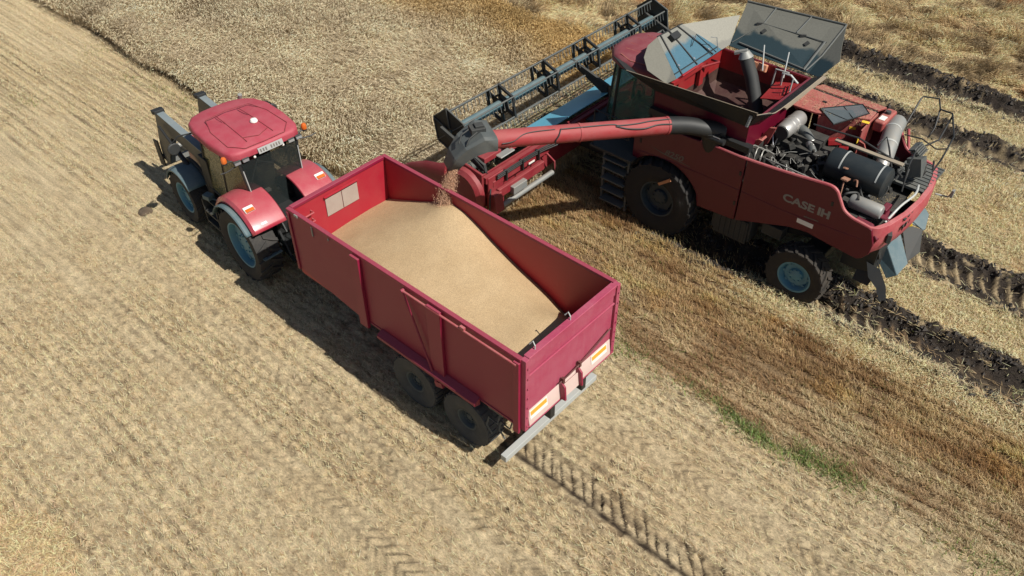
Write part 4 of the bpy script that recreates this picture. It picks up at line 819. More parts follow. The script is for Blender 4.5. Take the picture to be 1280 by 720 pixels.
# ================================================================== GRAIN
def rbf(pts, X, Y):
    P = np.array(pts); w = 1 / (((X[..., None] - P[:, 0]) ** 2 + (Y[..., None] - P[:, 1]) ** 2) + .02) ** 1.6
    return (w * P[:, 2]).sum(-1) / w.sum(-1)
# value noise
def vnoise(x, y, seed=0):
    x = np.asarray(x, float); y = np.asarray(y, float)
    xi = np.floor(x).astype(np.int64); yi = np.floor(y).astype(np.int64); fx = x - xi; fy = y - yi
    def h(a, b):
        n = (a * 374761393 + b * 668265263 + seed * 1442695041) & 0xffffffff
        n = ((n ^ (n >> 13)) * 1274126177) & 0xffffffff
        return ((n ^ (n >> 16)) & 0xffff) / 65535.
    u = fx * fx * (3 - 2 * fx); v = fy * fy * (3 - 2 * fy)
    return (h(xi, yi) * (1 - u) + h(xi + 1, yi) * u) * (1 - v) + (h(xi, yi + 1) * (1 - u) + h(xi + 1, yi + 1) * u) * v
def fbm(x, y, seed=0, oct=4):
    s = 0; a = .5; t = 0
    for k in range(oct): s = s + a * vnoise(x * 2 ** k, y * 2 ** k, seed + k * 17); t += a; a *= .55
    return s / t
def ss(a, b, x): t = np.clip((x - a) / (b - a), 0, 1); return t * t * (3 - 2 * t)
def gridmesh(name, X, Y, Z, cols=None):
    ny, nx = X.shape; me = bpy.data.meshes.new(name)
    co = np.stack([X, Y, Z], -1).reshape(-1, 3).astype(np.float32)
    i = np.arange(ny * nx).reshape(ny, nx); q = np.stack([i[:-1, :-1], i[:-1, 1:], i[1:, 1:], i[1:, :-1]], -1).reshape(-1, 4).astype(np.int32)
    me.vertices.add(len(co)); me.vertices.foreach_set('co', co.ravel()); me.loops.add(q.size); me.loops.foreach_set('vertex_index', q.ravel())
    me.polygons.add(len(q)); me.polygons.foreach_set('loop_start', np.arange(0, q.size, 4, dtype=np.int32)); me.polygons.foreach_set('use_smooth', np.ones(len(q), bool))
    me.update(calc_edges=True)
    if cols is not None:
        a = me.color_attributes.new('Col', 'FLOAT_COLOR', 'POINT'); c = np.ones((len(co), 4), np.float32); c[:, :3] = cols.reshape(-1, 3); a.data.foreach_set('color', c.ravel())
    return me
gx, gy = np.meshgrid(np.linspace(.0, TL - .055, 150), np.linspace(-1.215, 1.215, 70))
K = [(6.03, -1.2, 2.22), (6.03, -.5, 2.24), (6.03, .4, 2.20), (6.03, 1.2, 2.15), (4.98, -1.2, 2.66), (4.4, -1.15, 2.90), (3.75, -1.1, 3.03), (3.2, -1.15, 2.84), (3.03, -1.2, 2.74), (2.19, -1.2, 2.38), (1.37, -1.2, 2.08), (1.0, -1.2, 1.88),
     (.6, -.6, 2.44), (.42, .84, 2.78), (0, 1.2, 2.72), (0, 0, 2.45), (0, -.7, 2.15), (0, -1.2, 1.75), (.4, -1.2, 1.78), (3.8, -.5, 2.93), (3.6, .3, 2.82), (3.5, 1.2, 2.74), (2.0, 1.2, 2.76), (2.0, .2, 2.74), (2.0, -.6, 2.62), (1.2, .4, 2.68), (1.2, -.5, 2.5), (5.0, .2, 2.58), (5.0, 1.2, 2.48), (5.0, -.6, 2.64)]
def tps(P, X, Y, lam=.02):
    P = np.array(P); n = len(P)
    U = lambda r2: np.where(r2 > 1e-12, r2 * np.log(np.maximum(r2, 1e-12)) * .5, 0)
    A_ = U((P[:, None, 0] - P[None, :, 0]) ** 2 + (P[:, None, 1] - P[None, :, 1]) ** 2) + lam * np.eye(n)
    Q = np.c_[np.ones(n), P[:, :2]]; M_ = np.block([[A_, Q], [Q.T, np.zeros((3, 3))]]); w = np.linalg.solve(M_, np.r_[P[:, 2], 0, 0, 0])
    return (U((X[..., None] - P[:, 0]) ** 2 + (Y[..., None] - P[:, 1]) ** 2) * w[:n]).sum(-1) + w[n] + w[n + 1] * X + w[n + 2] * Y
gz = tps(K, gx, gy)
gz += .07 * np.exp(-(((gx - 4.12) / .34) ** 2 + ((gy + 1.08) / .34) ** 2))
gz += .012 * (fbm(gx * 3.2, gy * 3.2, 5) - .5) + .006 * (fbm(gx * 14, gy * 14, 9) - .5)
m_, nt, p = newmat('wheat_grain'); L = nt.links.new
tc = N(nt, 'ShaderNodeTexCoord'); vo = N(nt, 'ShaderNodeTexVoronoi', Scale=130.); L(tc.outputs['Object'], vo.inputs['Vector'])
n1 = N(nt, 'ShaderNodeTexNoise', Scale=2.2, Detail=6.); L(tc.outputs['Object'], n1.inputs['Vector'])
cr_ = N(nt, 'ShaderNodeValToRGB'); L(n1.outputs['Fac'], cr_.inputs['Fac']); cr_.color_ramp.elements[0].position = .35; cr_.color_ramp.elements[1].position = .7
cr_.color_ramp.elements[0].color = (.40, .285, .155, 1); cr_.color_ramp.elements[1].color = (.44, .32, .18, 1)
hs = N(nt, 'ShaderNodeHueSaturation'); L(cr_.outputs[0], hs.inputs['Color']); mr = N(nt, 'ShaderNodeMapRange'); L(vo.outputs['Color'], mr.inputs['Value']); mr.inputs['To Min'].default_value = .62; mr.inputs['To Max'].default_value = 1.3; L(mr.outputs[0], hs.inputs['Value'])
L(hs.outputs[0], p.inputs['Base Color']); p.inputs['Roughness'].default_value = .75
bp = N(nt, 'ShaderNodeBump', Strength=.35, Distance=.006); L(vo.outputs['Distance'], bp.inputs['Height']); L(bp.outputs[0], p.inputs['Normal'])
me = gridmesh('wheat_grain', gx, gy, gz); me.materials.append(m_); GR = m_
tag(link(bpy.data.objects.new('wheat_grain', me)), 'smooth golden heap of threshed wheat filling the red trailer', 'grain', kind='stuff')
# falling stream: many kernels and bits of chaff
def quads(name, P, D, wd, cols, mt, taper=.5, bend=None):
    """P base, D tip offset, one tapering blade each; bend adds a middle joint"""
    n = len(P); r_ = rng.random(n) * 2 * PI
    S_ = np.stack([np.cos(r_), np.sin(r_), np.zeros(n)], 1); S_ -= D * ((S_ * D).sum(1) / np.maximum((D * D).sum(1), 1e-9))[:, None]; S_ /= np.maximum(np.linalg.norm(S_, axis=1), 1e-6)[:, None]
    wd = np.broadcast_to(np.asarray(wd, float), (n,))[:, None]
    if bend is None:
        v = np.stack([P - S_ * wd / 2, P + S_ * wd / 2, P + D + S_ * wd / 2 * taper, P + D - S_ * wd / 2 * taper], 1); f = np.arange(n * 4).reshape(n, 4); k = 4
    else:
        M_ = P + D * .55 + bend; v = np.stack([P - S_ * wd / 2, P + S_ * wd / 2, M_ + S_ * wd / 2, M_ - S_ * wd / 2, P + D + S_ * wd / 2 * taper, P + D - S_ * wd / 2 * taper], 1); k = 6
        b0 = np.arange(n)[:, None] * 6; f = np.concatenate([b0 + np.array([0, 1, 2, 3]), b0 + np.array([3, 2, 4, 5])], 0)
    me = bpy.data.meshes.new(name); v = v.reshape(-1, 3).astype(np.float32); f = f.astype(np.int32)
    me.vertices.add(len(v)); me.vertices.foreach_set('co', v.ravel()); me.loops.add(f.size); me.loops.foreach_set('vertex_index', f.ravel())
    me.polygons.add(len(f)); me.polygons.foreach_set('loop_start', np.arange(0, f.size, 4, dtype=np.int32)); me.update(calc_edges=True)
    a = me.color_attributes.new('Col', 'FLOAT_COLOR', 'POINT'); c = np.ones((len(v), 4), np.float32); c[:, :3] = np.repeat(cols, k, 0); a.data.foreach_set('color', c.ravel())
    me.materials.append(mt); return bpy.data.objects.new(name, me)
def vcolmat(name, rough=.8, trans=0., spec=.3):
    m, nt, p = newmat(name); L = nt.links.new
    a = N(nt, 'ShaderNodeAttribute', attribute_name='Col'); L(a.outputs['Color'], p.inputs['Base Color']); p.inputs['Roughness'].default_value = rough; p.inputs['Specular IOR Level'].default_value = spec
    if trans:
        t = N(nt, 'ShaderNodeBsdfTranslucent'); L(a.outputs['Color'], t.inputs['Color']); mx = N(nt, 'ShaderNodeMixShader'); mx.inputs[0].default_value = trans
        L(p.outputs[0], mx.inputs[1]); L(t.outputs[0], mx.inputs[2]); L(mx.outputs[0], nt.nodes['Material Output'].inputs['Surface'])
    return m
STRAW = vcolmat('straw', .7, .42); KERN = vcolmat('kernel', .7, 0)
n = 30000; t = rng.random(n) ** .9
sx0, sy0, sz0 = 4.30, -1.62, 3.62; ex, ey, ez = 4.15, -1.12, 2.98
r = (.08 + .09 * t) * np.abs(rng.normal(0, .62, n)); an = rng.random(n) * 2 * PI
P = np.stack([sx0 + (ex - sx0) * t ** .6 + r * np.cos(an), sy0 + (ey - sy0) * t ** .6 + r * .8 * np.sin(an), sz0 + (ez - sz0) * t], 1)
D = np.stack([rng.normal(0, .008, n), rng.normal(0, .008, n), -rng.uniform(.008, .03, n)], 1)
c = np.array([.52, .31, .19]) * rng.uniform(.6, 1.3, (n, 1)) * np.array([1, 1, 1]) + rng.uniform(0, .05, (n, 1))
tag(link(quads('falling_grain', P, D, rng.uniform(.004, .010, n), c, KERN, .7)), 'reddish stream of wheat pouring from the auger spout into the trailer', 'grain stream', kind='stuff')
# ================================================================== GROUND
CAMP = np.array([-6.0019, 8.158, 13.1031]); FW = np.array([.49619, -.55259, -.66966]); RT = np.array([-.74592, -.66603, -.0031]); UP = np.array([.4443, -.50105, .74266])
def inview(x, y, z=0, mg=1.12):
    d = np.stack([x - CAMP[0], y - CAMP[1], z - CAMP[2] + 0 * x], -1); w = d @ FW; u = (d @ RT) / w / (640 / 1051.65); v = (d @ UP) / w / (360 / 1051.65)
    return (w > 0) & (np.abs(u) < mg) & (np.abs(v) < mg + .06), w
RUTS = [(-7.0, .50, 1.), (-9.95, .50, .9), (-15.9, .48, .8), (-18.6, .48, .9)]
def rutx(i, x):   # how present a rut is along x
    return ss(3.2 if i == 0 else 2.4, 1.6 if i == 0 else 1.8, x) if i < 2 else np.ones_like(x)
def ry(i, x): return RUTS[i][0] + .10 * np.sin(x * .35 + i) + (fbm(x * .5, x * 0 + i * 7.3, 3) - .5) * .25
def ground(x, y):
    A = ss(-3.3, -2.5, y + (fbm(x * .8, y * .8, 15) - .5) * .7); crop = ss(6.0, 6.6, x) * (1 - A) * ss(-13.2, -12.8, y)
    far = ss(-13.3, -13.7, y)
    nb = fbm(x * .35, y * .35, 1, 4); nm = fbm(x * 1.7, y * 2.3, 2, 4); nf = fbm(x * 9, y * 11, 4, 3); nff = vnoise(x * 33, y * 36, 8)
    z = .05 * (nb - .5) + .03 * (nm - .5) + .040 * (nf - .5)
    rowA = np.sin(2 * PI * (y + .06 * fbm(x * .8, y * .3, 31)) / .26); rough = .30 + .70 * ss(.38, .66, fbm(x * .16, y * .62 + 3, 12, 3))
    clod = np.clip(fbm(x * 5.5, y * 7.5, 41, 3) - .5, 0, 1)
    fine = np.clip(fbm(x * 7.5, y * 13, 43, 3) - .47, 0, 1)
    z = z + A * (.012 * rowA * rough + .10 * clod * (.25 + rough) + .16 * fine * (.35 + .9 * rough)) + (1 - A) * .012 * rowA
    # colour of the soil and the chaff lying on it
    pale = np.array([.74, .60, .375]); pale2 = np.array([.64, .49, .285]); brown = np.array([.19, .12, .065]); gold = np.array([.66, .52, .31]); mud = np.array([.046, .037, .030]); soil = np.array([.085, .06, .038])
    c = pale + (pale2 - pale) * (ss(.35, .65, nb * .35 + nm * .65) * .7)[..., None]
    c = c * (1 - .34 * ((.25 + .75 * rough) * ss(.2, .9, rowA * .5 + .5 - 1.2 * (nf - .5)))[..., None] * A[..., None])
    lin_ = .5 + .5 * np.sin(2 * PI * (y + .05 * fbm(x * .8, y * .3, 31)) / .30); pit_shade = ss(.56, .66, fbm(x * 6.0, y * 12, 47, 3) + .10 * (lin_ - .5)) * (.35 + .65 * rough) * (.35 + .65 * lin_) + .6 * ss(.70, .78, fbm(x * 11, y * 19, 49, 2))
    pit_shade = np.clip(pit_shade, 0, 1) * A; c = c + (np.array([.20, .145, .09]) - c) * (pit_shade * .75)[..., None]; z = z - .03 * pit_shade  # dark specks mix bare soil with painted shade behind clods
    # strip behind the header
    kb = (1 - A) * (1 - far)
    chaff = np.clip(ss(-5.55, -6.2, y + (nm - .5) * .9) * ss(-7.3, -6.9, y) * ss(-.3, -1.6, x) + ss(-7.2, -7.8, y) * ss(2.0, -1.0, x) * 1.0 + .0, 0, 1)
    chaff = np.maximum(chaff, far * ss(-19.4, -18.6, y + (nm - .5)) )
    mixb = brown * (.75 + .6 * nm[..., None]) + (gold - brown) * (chaff * (.75 + .5 * (nf - .3)))[..., None]
    edge = ss(-5.0, -3.4, y + (nb - .5) * 1.2)[..., None]; mixb = mixb + (pale2 * .9 - mixb) * edge * .65
    c = c + (mixb - c) * (1 - A)[..., None]
    gl = far * (1 - ss(-19.4, -18.6, y)); c = c + (np.array([.24, .165, .085]) * (.7 + .6 * nm[..., None]) - c) * gl[..., None]
    z = z + chaff * .10 * (fbm(x * 3.2, y * 4.5, 51, 3) - .45) + gl * .16 * (fbm(x * 1.6, y * 2.2, 61, 3) - .45)
    # weeds line
    c = c + (np.array([.16, .17, .06]) - c) * (np.exp(-((y + 2.75 - .1 * np.sin(x)) / .2) ** 2) * ss(.48, .62, fbm(x * .9, y * 1.5, 77)) * ss(.8, -.4, x) * ss(-5.2, -4., x) * .5)[..., None]
    for i, (yc, hw, st) in enumerate(RUTS):
        on = rutx(i, x) * (st if i < 3 else 1) * ss(4.4, 3.6, x) ; d = y - ry(i, x); ad = np.abs(d)
        floor = ss(hw, hw - .16, ad) * on; rid = np.exp(-((ad - hw) / .15) ** 2) * on
        lump = fbm(x * 3.6, y * 4.2, 90 + i, 4); dn = d + (fbm(x * 1.1, y * 1.1, 95 + i, 3) - .5) * .55
        fr = np.exp(-((dn + hw + .02) / (.33 if i < 2 else .30)) ** 4) * on; nr = np.exp(-((dn - hw) / .26) ** 4) * on
        z = z - .11 * floor + fr * (.12 + .42 * np.clip(lump - .35, 0, 1)) + nr * (.05 + .30 * np.clip(lump - .4, 0, 1))
        tread = ss(.1, .7, np.sin(2 * PI * (x + d * .55 + .05 * lump) / .30)) * (1. if i < 2 else .35) * ss(.3, .6, fbm(x * .9, y * .3, 97 + i))
        if i > 1: fr = fr * ss(.28, .42, fbm(x * .7, y * .2, 99 + i) + .08)
        z = z + floor * .05 * tread * (ad < hw)
        md = np.clip(fr * (1.2 - .9 * ss(.50, .66, fbm(x * 2.6, y * 3.4, 190 + i, 4))) + nr * ss(.36, .54, lump) * 1.1 + floor * (.8 * (1 - tread) + .35 * ss(.42, .62, nm)), 0, 1)
        c = c + (mud * (.7 + 1.0 * nf[..., None]) - c) * md[..., None]
    # trailer wheel tracks: one sharp dark groove with lug prints beside it, one faint
    on = ss(1.2, .6, x); d = y - .80 - .02 * np.sin(x * 2); g = np.exp(-(d / .055) ** 2) * on * (.65 + .7 * (fbm(x * 7, y * 0, 13) - .3))
    lug = ss(.62, .92, np.sin(2 * PI * (x + (y - .8) * .9 + .03 * np.sin(x * 5)) / .235)) * ss(.80, .72, y) * ss(.22, .42, y + (vnoise(np.floor((x + (y - .8) * .9) / .235 + .25), y * 0, 3) - .5) * .3) * on * (.5 + .7 * nb)
    g = np.clip(g + lug * 1.0, 0, 1); z = z - .045 * g; c = c + (np.array([.035, .024, .020]) - c) * np.clip(g * 1.15, 0, .96)[..., None]
    for yc, w_, pr_ in ((-.95, .26, .65), (2.55, .28, 1.), (3.9, .28, .9), (5.9, .26, .3), (-1.35, .1, .5)):
        d = (y - yc) / w_; on2 = np.exp(-d ** 4) * pr_ * (ss(.8, .2, x) if yc < 0 else 1)
        lg = ss(.3, .9, np.sin(2 * PI * (x + np.abs(y - yc) * 1.1) / .24)) * on2 * ss(.30, .62, nm) * (.3 + .9 * ss(4.5, 0., x))
        z = z - .020 * on2 - .016 * lg; c = c * (1 - .58 * lg[..., None]) + (pale * 1.03 - c) * (.25 * on2)[..., None] * A[..., None]
    s1 = ss(.62, .78, nff * .5 + nf * .5); c = c * (1 - .25 * s1[..., None])
    c = c + (soil - c) * crop[..., None]
    return z, np.clip(c, .01, .75)
def axis(lo, flo, fhi, hi, h):
    a = list(np.arange(flo, fhi, h)); s_ = h; x = a[-1]
    while x < hi: s_ *= 1.09; x += s_; a.append(min(x, hi))
    s_ = h; x = a[0]; pre = []
    while x > lo: s_ *= 1.09; x -= s_; pre.append(max(x, lo))
    return np.array(pre[::-1] + a)
ax_ = axis(-600, -9, 12, 600, .038); ay_ = axis(-600, -20.5, 8.6, 600, .036)
X, Y = np.meshgrid(ax_, ay_); Z, Cc = ground(X, Y); fade = ss(70, 35, np.hypot(X, Y)); Z = Z * fade
me = gridmesh('field_ground', X, Y, Z, Cc)
gm, nt, p = newmat('field_soil'); L = nt.links.new
a = N(nt, 'ShaderNodeAttribute', attribute_name='Col'); tc = N(nt, 'ShaderNodeTexCoord')
mp = N(nt, 'ShaderNodeMapping'); mp.inputs['Scale'].default_value = (.6, 1.3, 1); L(tc.outputs['Object'], mp.inputs['Vector'])
f1 = N(nt, 'ShaderNodeTexNoise', Scale=26., Detail=6., Roughness=.7); L(mp.outputs[0], f1.inputs['Vector'])
f2 = N(nt, 'ShaderNodeTexNoise', Scale=75., Detail=3., Roughness=.7); L(mp.outputs[0], f2.inputs['Vector'])
ad = N(nt, 'ShaderNodeMath', operation='ADD'); L(f1.outputs['Fac'], ad.inputs[0]); L(f2.outputs['Fac'], ad.inputs[1])
mr = N(nt, 'ShaderNodeMapRange'); L(ad.outputs[0], mr.inputs['Value']); mr.inputs['From Min'].default_value = .65; mr.inputs['From Max'].default_value = 1.35; mr.inputs['To Min'].default_value = .42; mr.inputs['To Max'].default_value = 1.42
hs = N(nt, 'ShaderNodeHueSaturation'); L(a.outputs['Color'], hs.inputs['Color']); L(mr.outputs[0], hs.inputs['Value']); L(hs.outputs[0], p.inputs['Base Color']); p.inputs['Roughness'].default_value = .95; p.inputs['Specular IOR Level'].default_value = .15
bp = N(nt, 'ShaderNodeBump', Strength=.9, Distance=.05); L(ad.outputs[0], bp.inputs['Height']); L(bp.outputs[0], p.inputs['Normal'])
me.materials.append(gm); tag(link(bpy.data.objects.new('ground', me)), 'dusty harvested field with straw, tyre tracks and muddy ruts', None, kind='structure')
# ------------------------------------------------------------------ vegetation
def scatter(n, x0, x1, y0, y1, z=0, mg=1.12):
    x = rng.uniform(x0, x1, n); y = rng.uniform(y0, y1, n); ok, w = inview(x, y, z, mg); return x[ok], y[ok], w[ok]
def gz_at(x, y): return ground(x, y)[0]
def jit(n, c, a=.25, hue=.08): return np.clip(np.array(c) * rng.uniform(1 - a, 1 + a, (n, 1)) * rng.uniform(1 - hue, 1 + hue, (n, 3)), .01, .75)
# 1 short stubble of the harvested strip (left of the crop edge)
x, y, w = scatter(900000, -9, 32, -2.75, 9.5)
y = np.where(rng.random(len(y)) < .75, np.round(y / .13) * .13 + rng.normal(0, .016, len(y)), y)
rough = .30 + .70 * ss(.38, .66, fbm(x * .16, y * .62 + 3, 12, 3)); keep = (rng.random(len(x)) < (.13 + .30 * rough)) & ~((np.abs(y - .80) < .15) & (x < .9)) & ~((y > .35) & (y < .8) & (x < .9) & (rng.random(len(x)) < .93)) & ~((((np.abs(y - 2.55) < .26) | (np.abs(y - 3.9) < .27)) | ((np.abs(y + .95) < .24) & (x < .6))) & (rng.random(len(x)) < .8)); x, y, rough = x[keep], y[keep], rough[keep]
inT = (np.abs(y) < 1.0) & (x > -1) & (x < 6) & (rng.random(len(x)) < .7); x, y, rough = x[~inT], y[~inT], rough[~inT]
n = len(x); h = rng.uniform(.03, .085, n) * (.6 + .6 * rough); flat = rng.random(n) < .55
D = np.stack([rng.normal(.02, .03, n), rng.normal(0, .025, n), h], 1); fa = rng.normal(0, .7, n); l = rng.uniform(.04, .13, n)
D[flat] = np.stack([np.cos(fa) * l, np.sin(fa) * l, rng.uniform(-.005, .03, n)], 1)[flat]
P = np.stack([x, y, gz_at(x, y) + .002 + flat * .008], 1)
c = jit(n, (.76, .62, .395), .25); dk = rng.random(n) < .14; c[dk] *= np.array([.55, .42, .32])
tag(link(quads('short_stubble', P, D, rng.uniform(.006, .012, n), c, STRAW)), 'short pale stubble and chopped straw in rows left of the trailer', 'stubble', kind='stuff')
# 2 taller brown stubble behind the header
x, y, w = scatter(760000, -10, 6.2, -13.3, -2.75)
y = np.where(rng.random(len(y)) < .7, np.round(y / .15) * .15 + rng.normal(0, .02, len(y)), y)
keep = np.ones(len(x), bool)
for i in (0, 1): keep &= ~((np.abs(y + .12 - ry(i, x)) < RUTS[i][1] + .30) & (rng.random(len(x)) < .93 * rutx(i, x)))
rowm = .5 + .5 * np.sin(2 * PI * (y + .10 * fbm(x * .7, y * .3, 31)) / .30); keep &= rng.random(len(x)) < rowm * .75 + .25 - .45 * ss(.5, .7, fbm(x * 2.2, y * 6, 35))
keep &= rng.random(len(x)) < np.where(y < -7.6, .45, .85) * (.55 + .6 * fbm(x * .9, y * 1.2, 19)); x, y = x[keep], y[keep]; n = len(x)
pal = ss(-5.3, -3.5, y + (fbm(x * .4, y * .4, 6) - .5) * 2); ch = ss(-5.6, -6.2, y) * ss(0., -1.5, x); ch = np.maximum(ch, ss(-7.4, -8, y))
h = rng.uniform(.07, .17, n) * (1 - .45 * ch) * (1 - .3 * pal); D = np.stack([rng.normal(.03, .05, n), rng.normal(0, .045, n), h], 1)
flat = rng.random(n) < .22 + .35 * ch; fa = rng.normal(0, .9, n); l = rng.uniform(.08, .22, n); D[flat] = np.stack([np.cos(fa) * l, np.sin(fa) * l, rng.uniform(-.005, .06, n)], 1)[flat]
P = np.stack([x, y, gz_at(x, y) + flat * .02], 1)
cb = np.array([.60, .45, .25]); cg = np.array([.72, .57, .34]); cp_ = np.array([.66, .54, .35]); c = cb + (cg - cb) * ch[:, None]; c = c + (cp_ - c) * (pal * .85)[:, None]
patch = ss(.4, .65, fbm(x * .6, y * 1.1, 23))[:, None]; c = c * (1 - .25 * patch * np.array([.25, .5, .7])); mv = ss(.5, .68, fbm(x * .8, y * 1.8, 27))[:, None]; c = c * (1 - mv * np.array([.34, .42, .48])); oc = ss(.54, .7, fbm(x * .9, y * 1.5, 29))[:, None] * (1 - pal[:, None]); c = c * (1 + oc * np.array([.10, .08, -.08])); c = np.clip(c * rng.uniform(.6, 1.4, (n, 1)), .01, .7); gr = rng.random(n) < .04; c[gr] = jit(gr.sum(), (.16, .19, .05))
tag(link(quads('tall_stubble', P, D, rng.uniform(.008, .014, n), c, STRAW)), 'orange brown standing stubble cut by the combine between trailer and ruts', 'stubble', kind='stuff')
# 3 chaff and lodged straw beyond the combine
x, y, w = scatter(560000, -9, 20, -34, -13.2, .1)
keep = np.ones(len(x), bool)
for i in (2, 3): keep &= ~((np.abs(y + .08 - ry(i, x)) < RUTS[i][1] + .22) & (x < 4.2) & (rng.random(len(x)) < .9))
lo = ss(-18.9, -19.6, y) ; lo = np.maximum(lo, ss(3.5, 5.5, x)); keep &= rng.random(len(x)) < .45 + .4 * lo; x, y, lo = x[keep], y[keep], lo[keep]; n = len(x)
th = 2 * PI * fbm(x * .35, y * .5, 71, 2) + rng.normal(0, .8, n); l = rng.uniform(.05, .14, n) * (1 + 1.2 * lo)
hh = (rng.uniform(.02, .10, n)) * (1 + 2.2 * lo); cl = fbm(x * 1.1, y * 1.5, 83, 3); hh *= (.2 + 1.9 * ss(.3, .7, cl))
hh *= (1 - .45 * lo); D = np.stack([np.cos(th) * l, np.sin(th) * l, hh], 1); P = np.stack([x, y, gz_at(x, y) + lo * .05 * cl], 1)
c = np.array([.70, .55, .33]) + (np.array([.62, .47, .27]) - np.array([.70, .55, .33])) * lo[:, None]
c = c * (.42 + .95 * ss(.25, .65, fbm(x * 1.3, y * 1.9, 85, 4)))[:, None]; bro = (ss(.55, .75, fbm(x * .3, y * .6, 87)) * lo)[:, None]; c = c * (1 - bro * np.array([.15, .4, .5])); c = np.clip(c * rng.uniform(.5, 1.45, (n, 1)), .01, .75)
tag(link(quads('lodged_straw', P, D, rng.uniform(.010, .018, n), c, STRAW, .5, bend=np.stack([0 * x, 0 * x, hh * .35], 1))), 'golden tangled straw and chaff lying on the far side of the combine', 'straw', kind='stuff')
# 4 straw clumps: bottom left swath, ridge edges, under the header
def clumps(name, cx, cy, sp, per, col, label, hgt=.10, ln=.2):
    k = len(cx); x = np.repeat(cx, per) + rng.normal(0, sp, k * per); y = np.repeat(cy, per) + rng.normal(0, sp, k * per); n = len(x)
    th = rng.random(n) * 2 * PI; l = rng.uniform(.4, 1., n) * ln; D = np.stack([np.cos(th) * l, np.sin(th) * l, rng.uniform(-.02, hgt, n)], 1)
    P = np.stack([x, y, gz_at(x, y) + rng.uniform(0, hgt * .6, n)], 1)
    tag(link(quads(name, P, D, rng.uniform(.007, .013, n), jit(n, col, .4), STRAW, .6, bend=np.stack([rng.normal(0, .02, n), rng.normal(0, .02, n), rng.uniform(0, .05, n)], 1))), label, 'straw', kind='stuff')
cx, cy, w = scatter(9000, -2, 12, 7.3, 12); k = cy > 7.65 + .25 * np.sin(cx * 2.1); clumps('straw_swath', cx[k], cy[k], .09, 16, (.72, .55, .33), 'loose crinkled straw swath in the bottom left corner', .12, .18)
cx = rng.uniform(-9, 2, 700); cy = -6.25 + rng.normal(0, .22, 700) + .1 * np.sin(cx * 2); k = cx < 0; cx2 = rng.uniform(-8, 2, 1300); cy2 = rng.uniform(-9.2, -8.0, 1300); cx3 = rng.uniform(-8, 2, 1600); cy3 = rng.uniform(-15.2, -11.0, 1600)
cx4 = rng.uniform(-6, 4, 900); cy4 = rng.uniform(-18, -16.5, 900)
clumps('chaff_clump', np.concatenate([cx[k], cx2, cx3, cx4]), np.concatenate([cy[k], cy2, cy3, cy4]), .11, 22, (.74, .60, .37), 'pale yellow chaff clumps between and beside the muddy ruts', .09, .13)
# 5 clods along the rut ridges
bm = bmesh.new(); rr_ = random.Random(5); cx_, cy_, cs_ = [], [], []
for i, (yc, hw, st) in enumerate(RUTS):
    k = 2200 if i == 0 else 1500; xx = rng.uniform(-9, 3.0 if i < 2 else 5, k); sd = rng.choice((-1, -1, 1), k)
    cx_.append(xx); cy_.append(ry(i, xx) + sd * hw + rng.normal(-.03, .17, k)); cs_.append(np.abs(rng.normal(0, .022, k)) + .012)
cx_, cy_, cs_ = map(np.concatenate, (cx_, cy_, cs_)); cz_ = ground(cx_, cy_)[0] + cs_ * .3
for xx, yy, zz, s_ in zip(cx_.tolist(), cy_.tolist(), cz_.tolist(), cs_.tolist()):
    vs = []
    for v in ((1, 0, 0), (-1, 0, 0), (0, 1, 0), (0, -1, 0), (0, 0, 1), (0, 0, -1)):
        q = Vector(v) * s_ * rr_.uniform(.6, 1.4) + Vector([rr_.gauss(0, s_ * .25) for _ in range(3)]); vs.append(bm.verts.new(q + Vector((xx, yy, zz))))
    for a_, b_, c_ in ((0, 2, 4), (2, 1, 4), (1, 3, 4), (3, 0, 4), (2, 0, 5), (1, 2, 5), (3, 1, 5), (0, 3, 5)): bm.faces.new((vs[a_], vs[b_], vs[c_]))
me = bpy.data.meshes.new('mud_clods'); bm.to_mesh(me); bm.free(); me.materials.append(mat('mud_clod', (.034, .030, .027), .9, dust=.35, dustcol=(.11, .09, .07), scale=6, bump=.01))
tag(link(bpy.data.objects.new('mud_clods', me)), 'dark broken mud clods heaped along the wheel ruts', 'mud clods', kind='stuff')
m = MB(); b_ = m.b; bmesh.ops.create_icosphere(b_, subdivisions=3, radius=.17)
for v in b_.verts:
    f_ = float(fbm(v.co.x * 9 + 5, v.co.y * 9 + v.co.z * 7, 3)); v.co *= .75 + .6 * f_; v.co.z *= .45
cl_ = m.build('soil_clod', mat('clod_brown', (.05, .034, .022), .95, dust=.3), None, ang=60); g_ = np.array([14.05 - .0]); 
cl_.location = (12.75, 1.45, .03); tag(cl_, 'dark brown clod of soil lying on the stubble left of the tractor front wheel', 'soil clod')
# 6 standing wheat
x, y, w = scatter(420000, 5.4, 40, -14.4, -2.3, .5, 1.15)
edge = -2.85 + .10 * np.sin(x * 1.3) + .10 * (fbm(x * 1.2, x * 0, 33) - .5)
frontx = np.where(y < -12.7, 6.9, 5.75) ; keep = (y < edge) & (x > frontx) & (y > -13.2 - .0 * x - 1.0 * fbm(x * .6, y * .2, 44)); d_ = .85 - .15 * ss(20, 34, w); keep &= rng.random(len(x)) < d_; 
tractor = (x < 12.9) & (y > -2.9) ; keep &= ~tractor; keep_ = keep; x, y = x[keep], y[keep]; n = len(x)
cl = fbm(x * .7, y * .9, 101, 3); lt = 2 * PI * fbm(x * .22, y * .22, 103, 2); lean = .10 + .34 * fbm(x * .8, y * .8, 105, 3)
eg = ss(.0, .7, edge[keep_] - y); h = (.60 + .16 * (cl - .5) * 2 + rng.normal(0, .06, n)) * (.62 + .38 * eg); dx, dy = np.cos(lt) * lean + rng.normal(0, .07, n), np.sin(lt) * lean + rng.normal(0, .07, n)
D = np.stack([dx, dy, h], 1); P = np.stack([x, y, 0 * x + .0], 1)
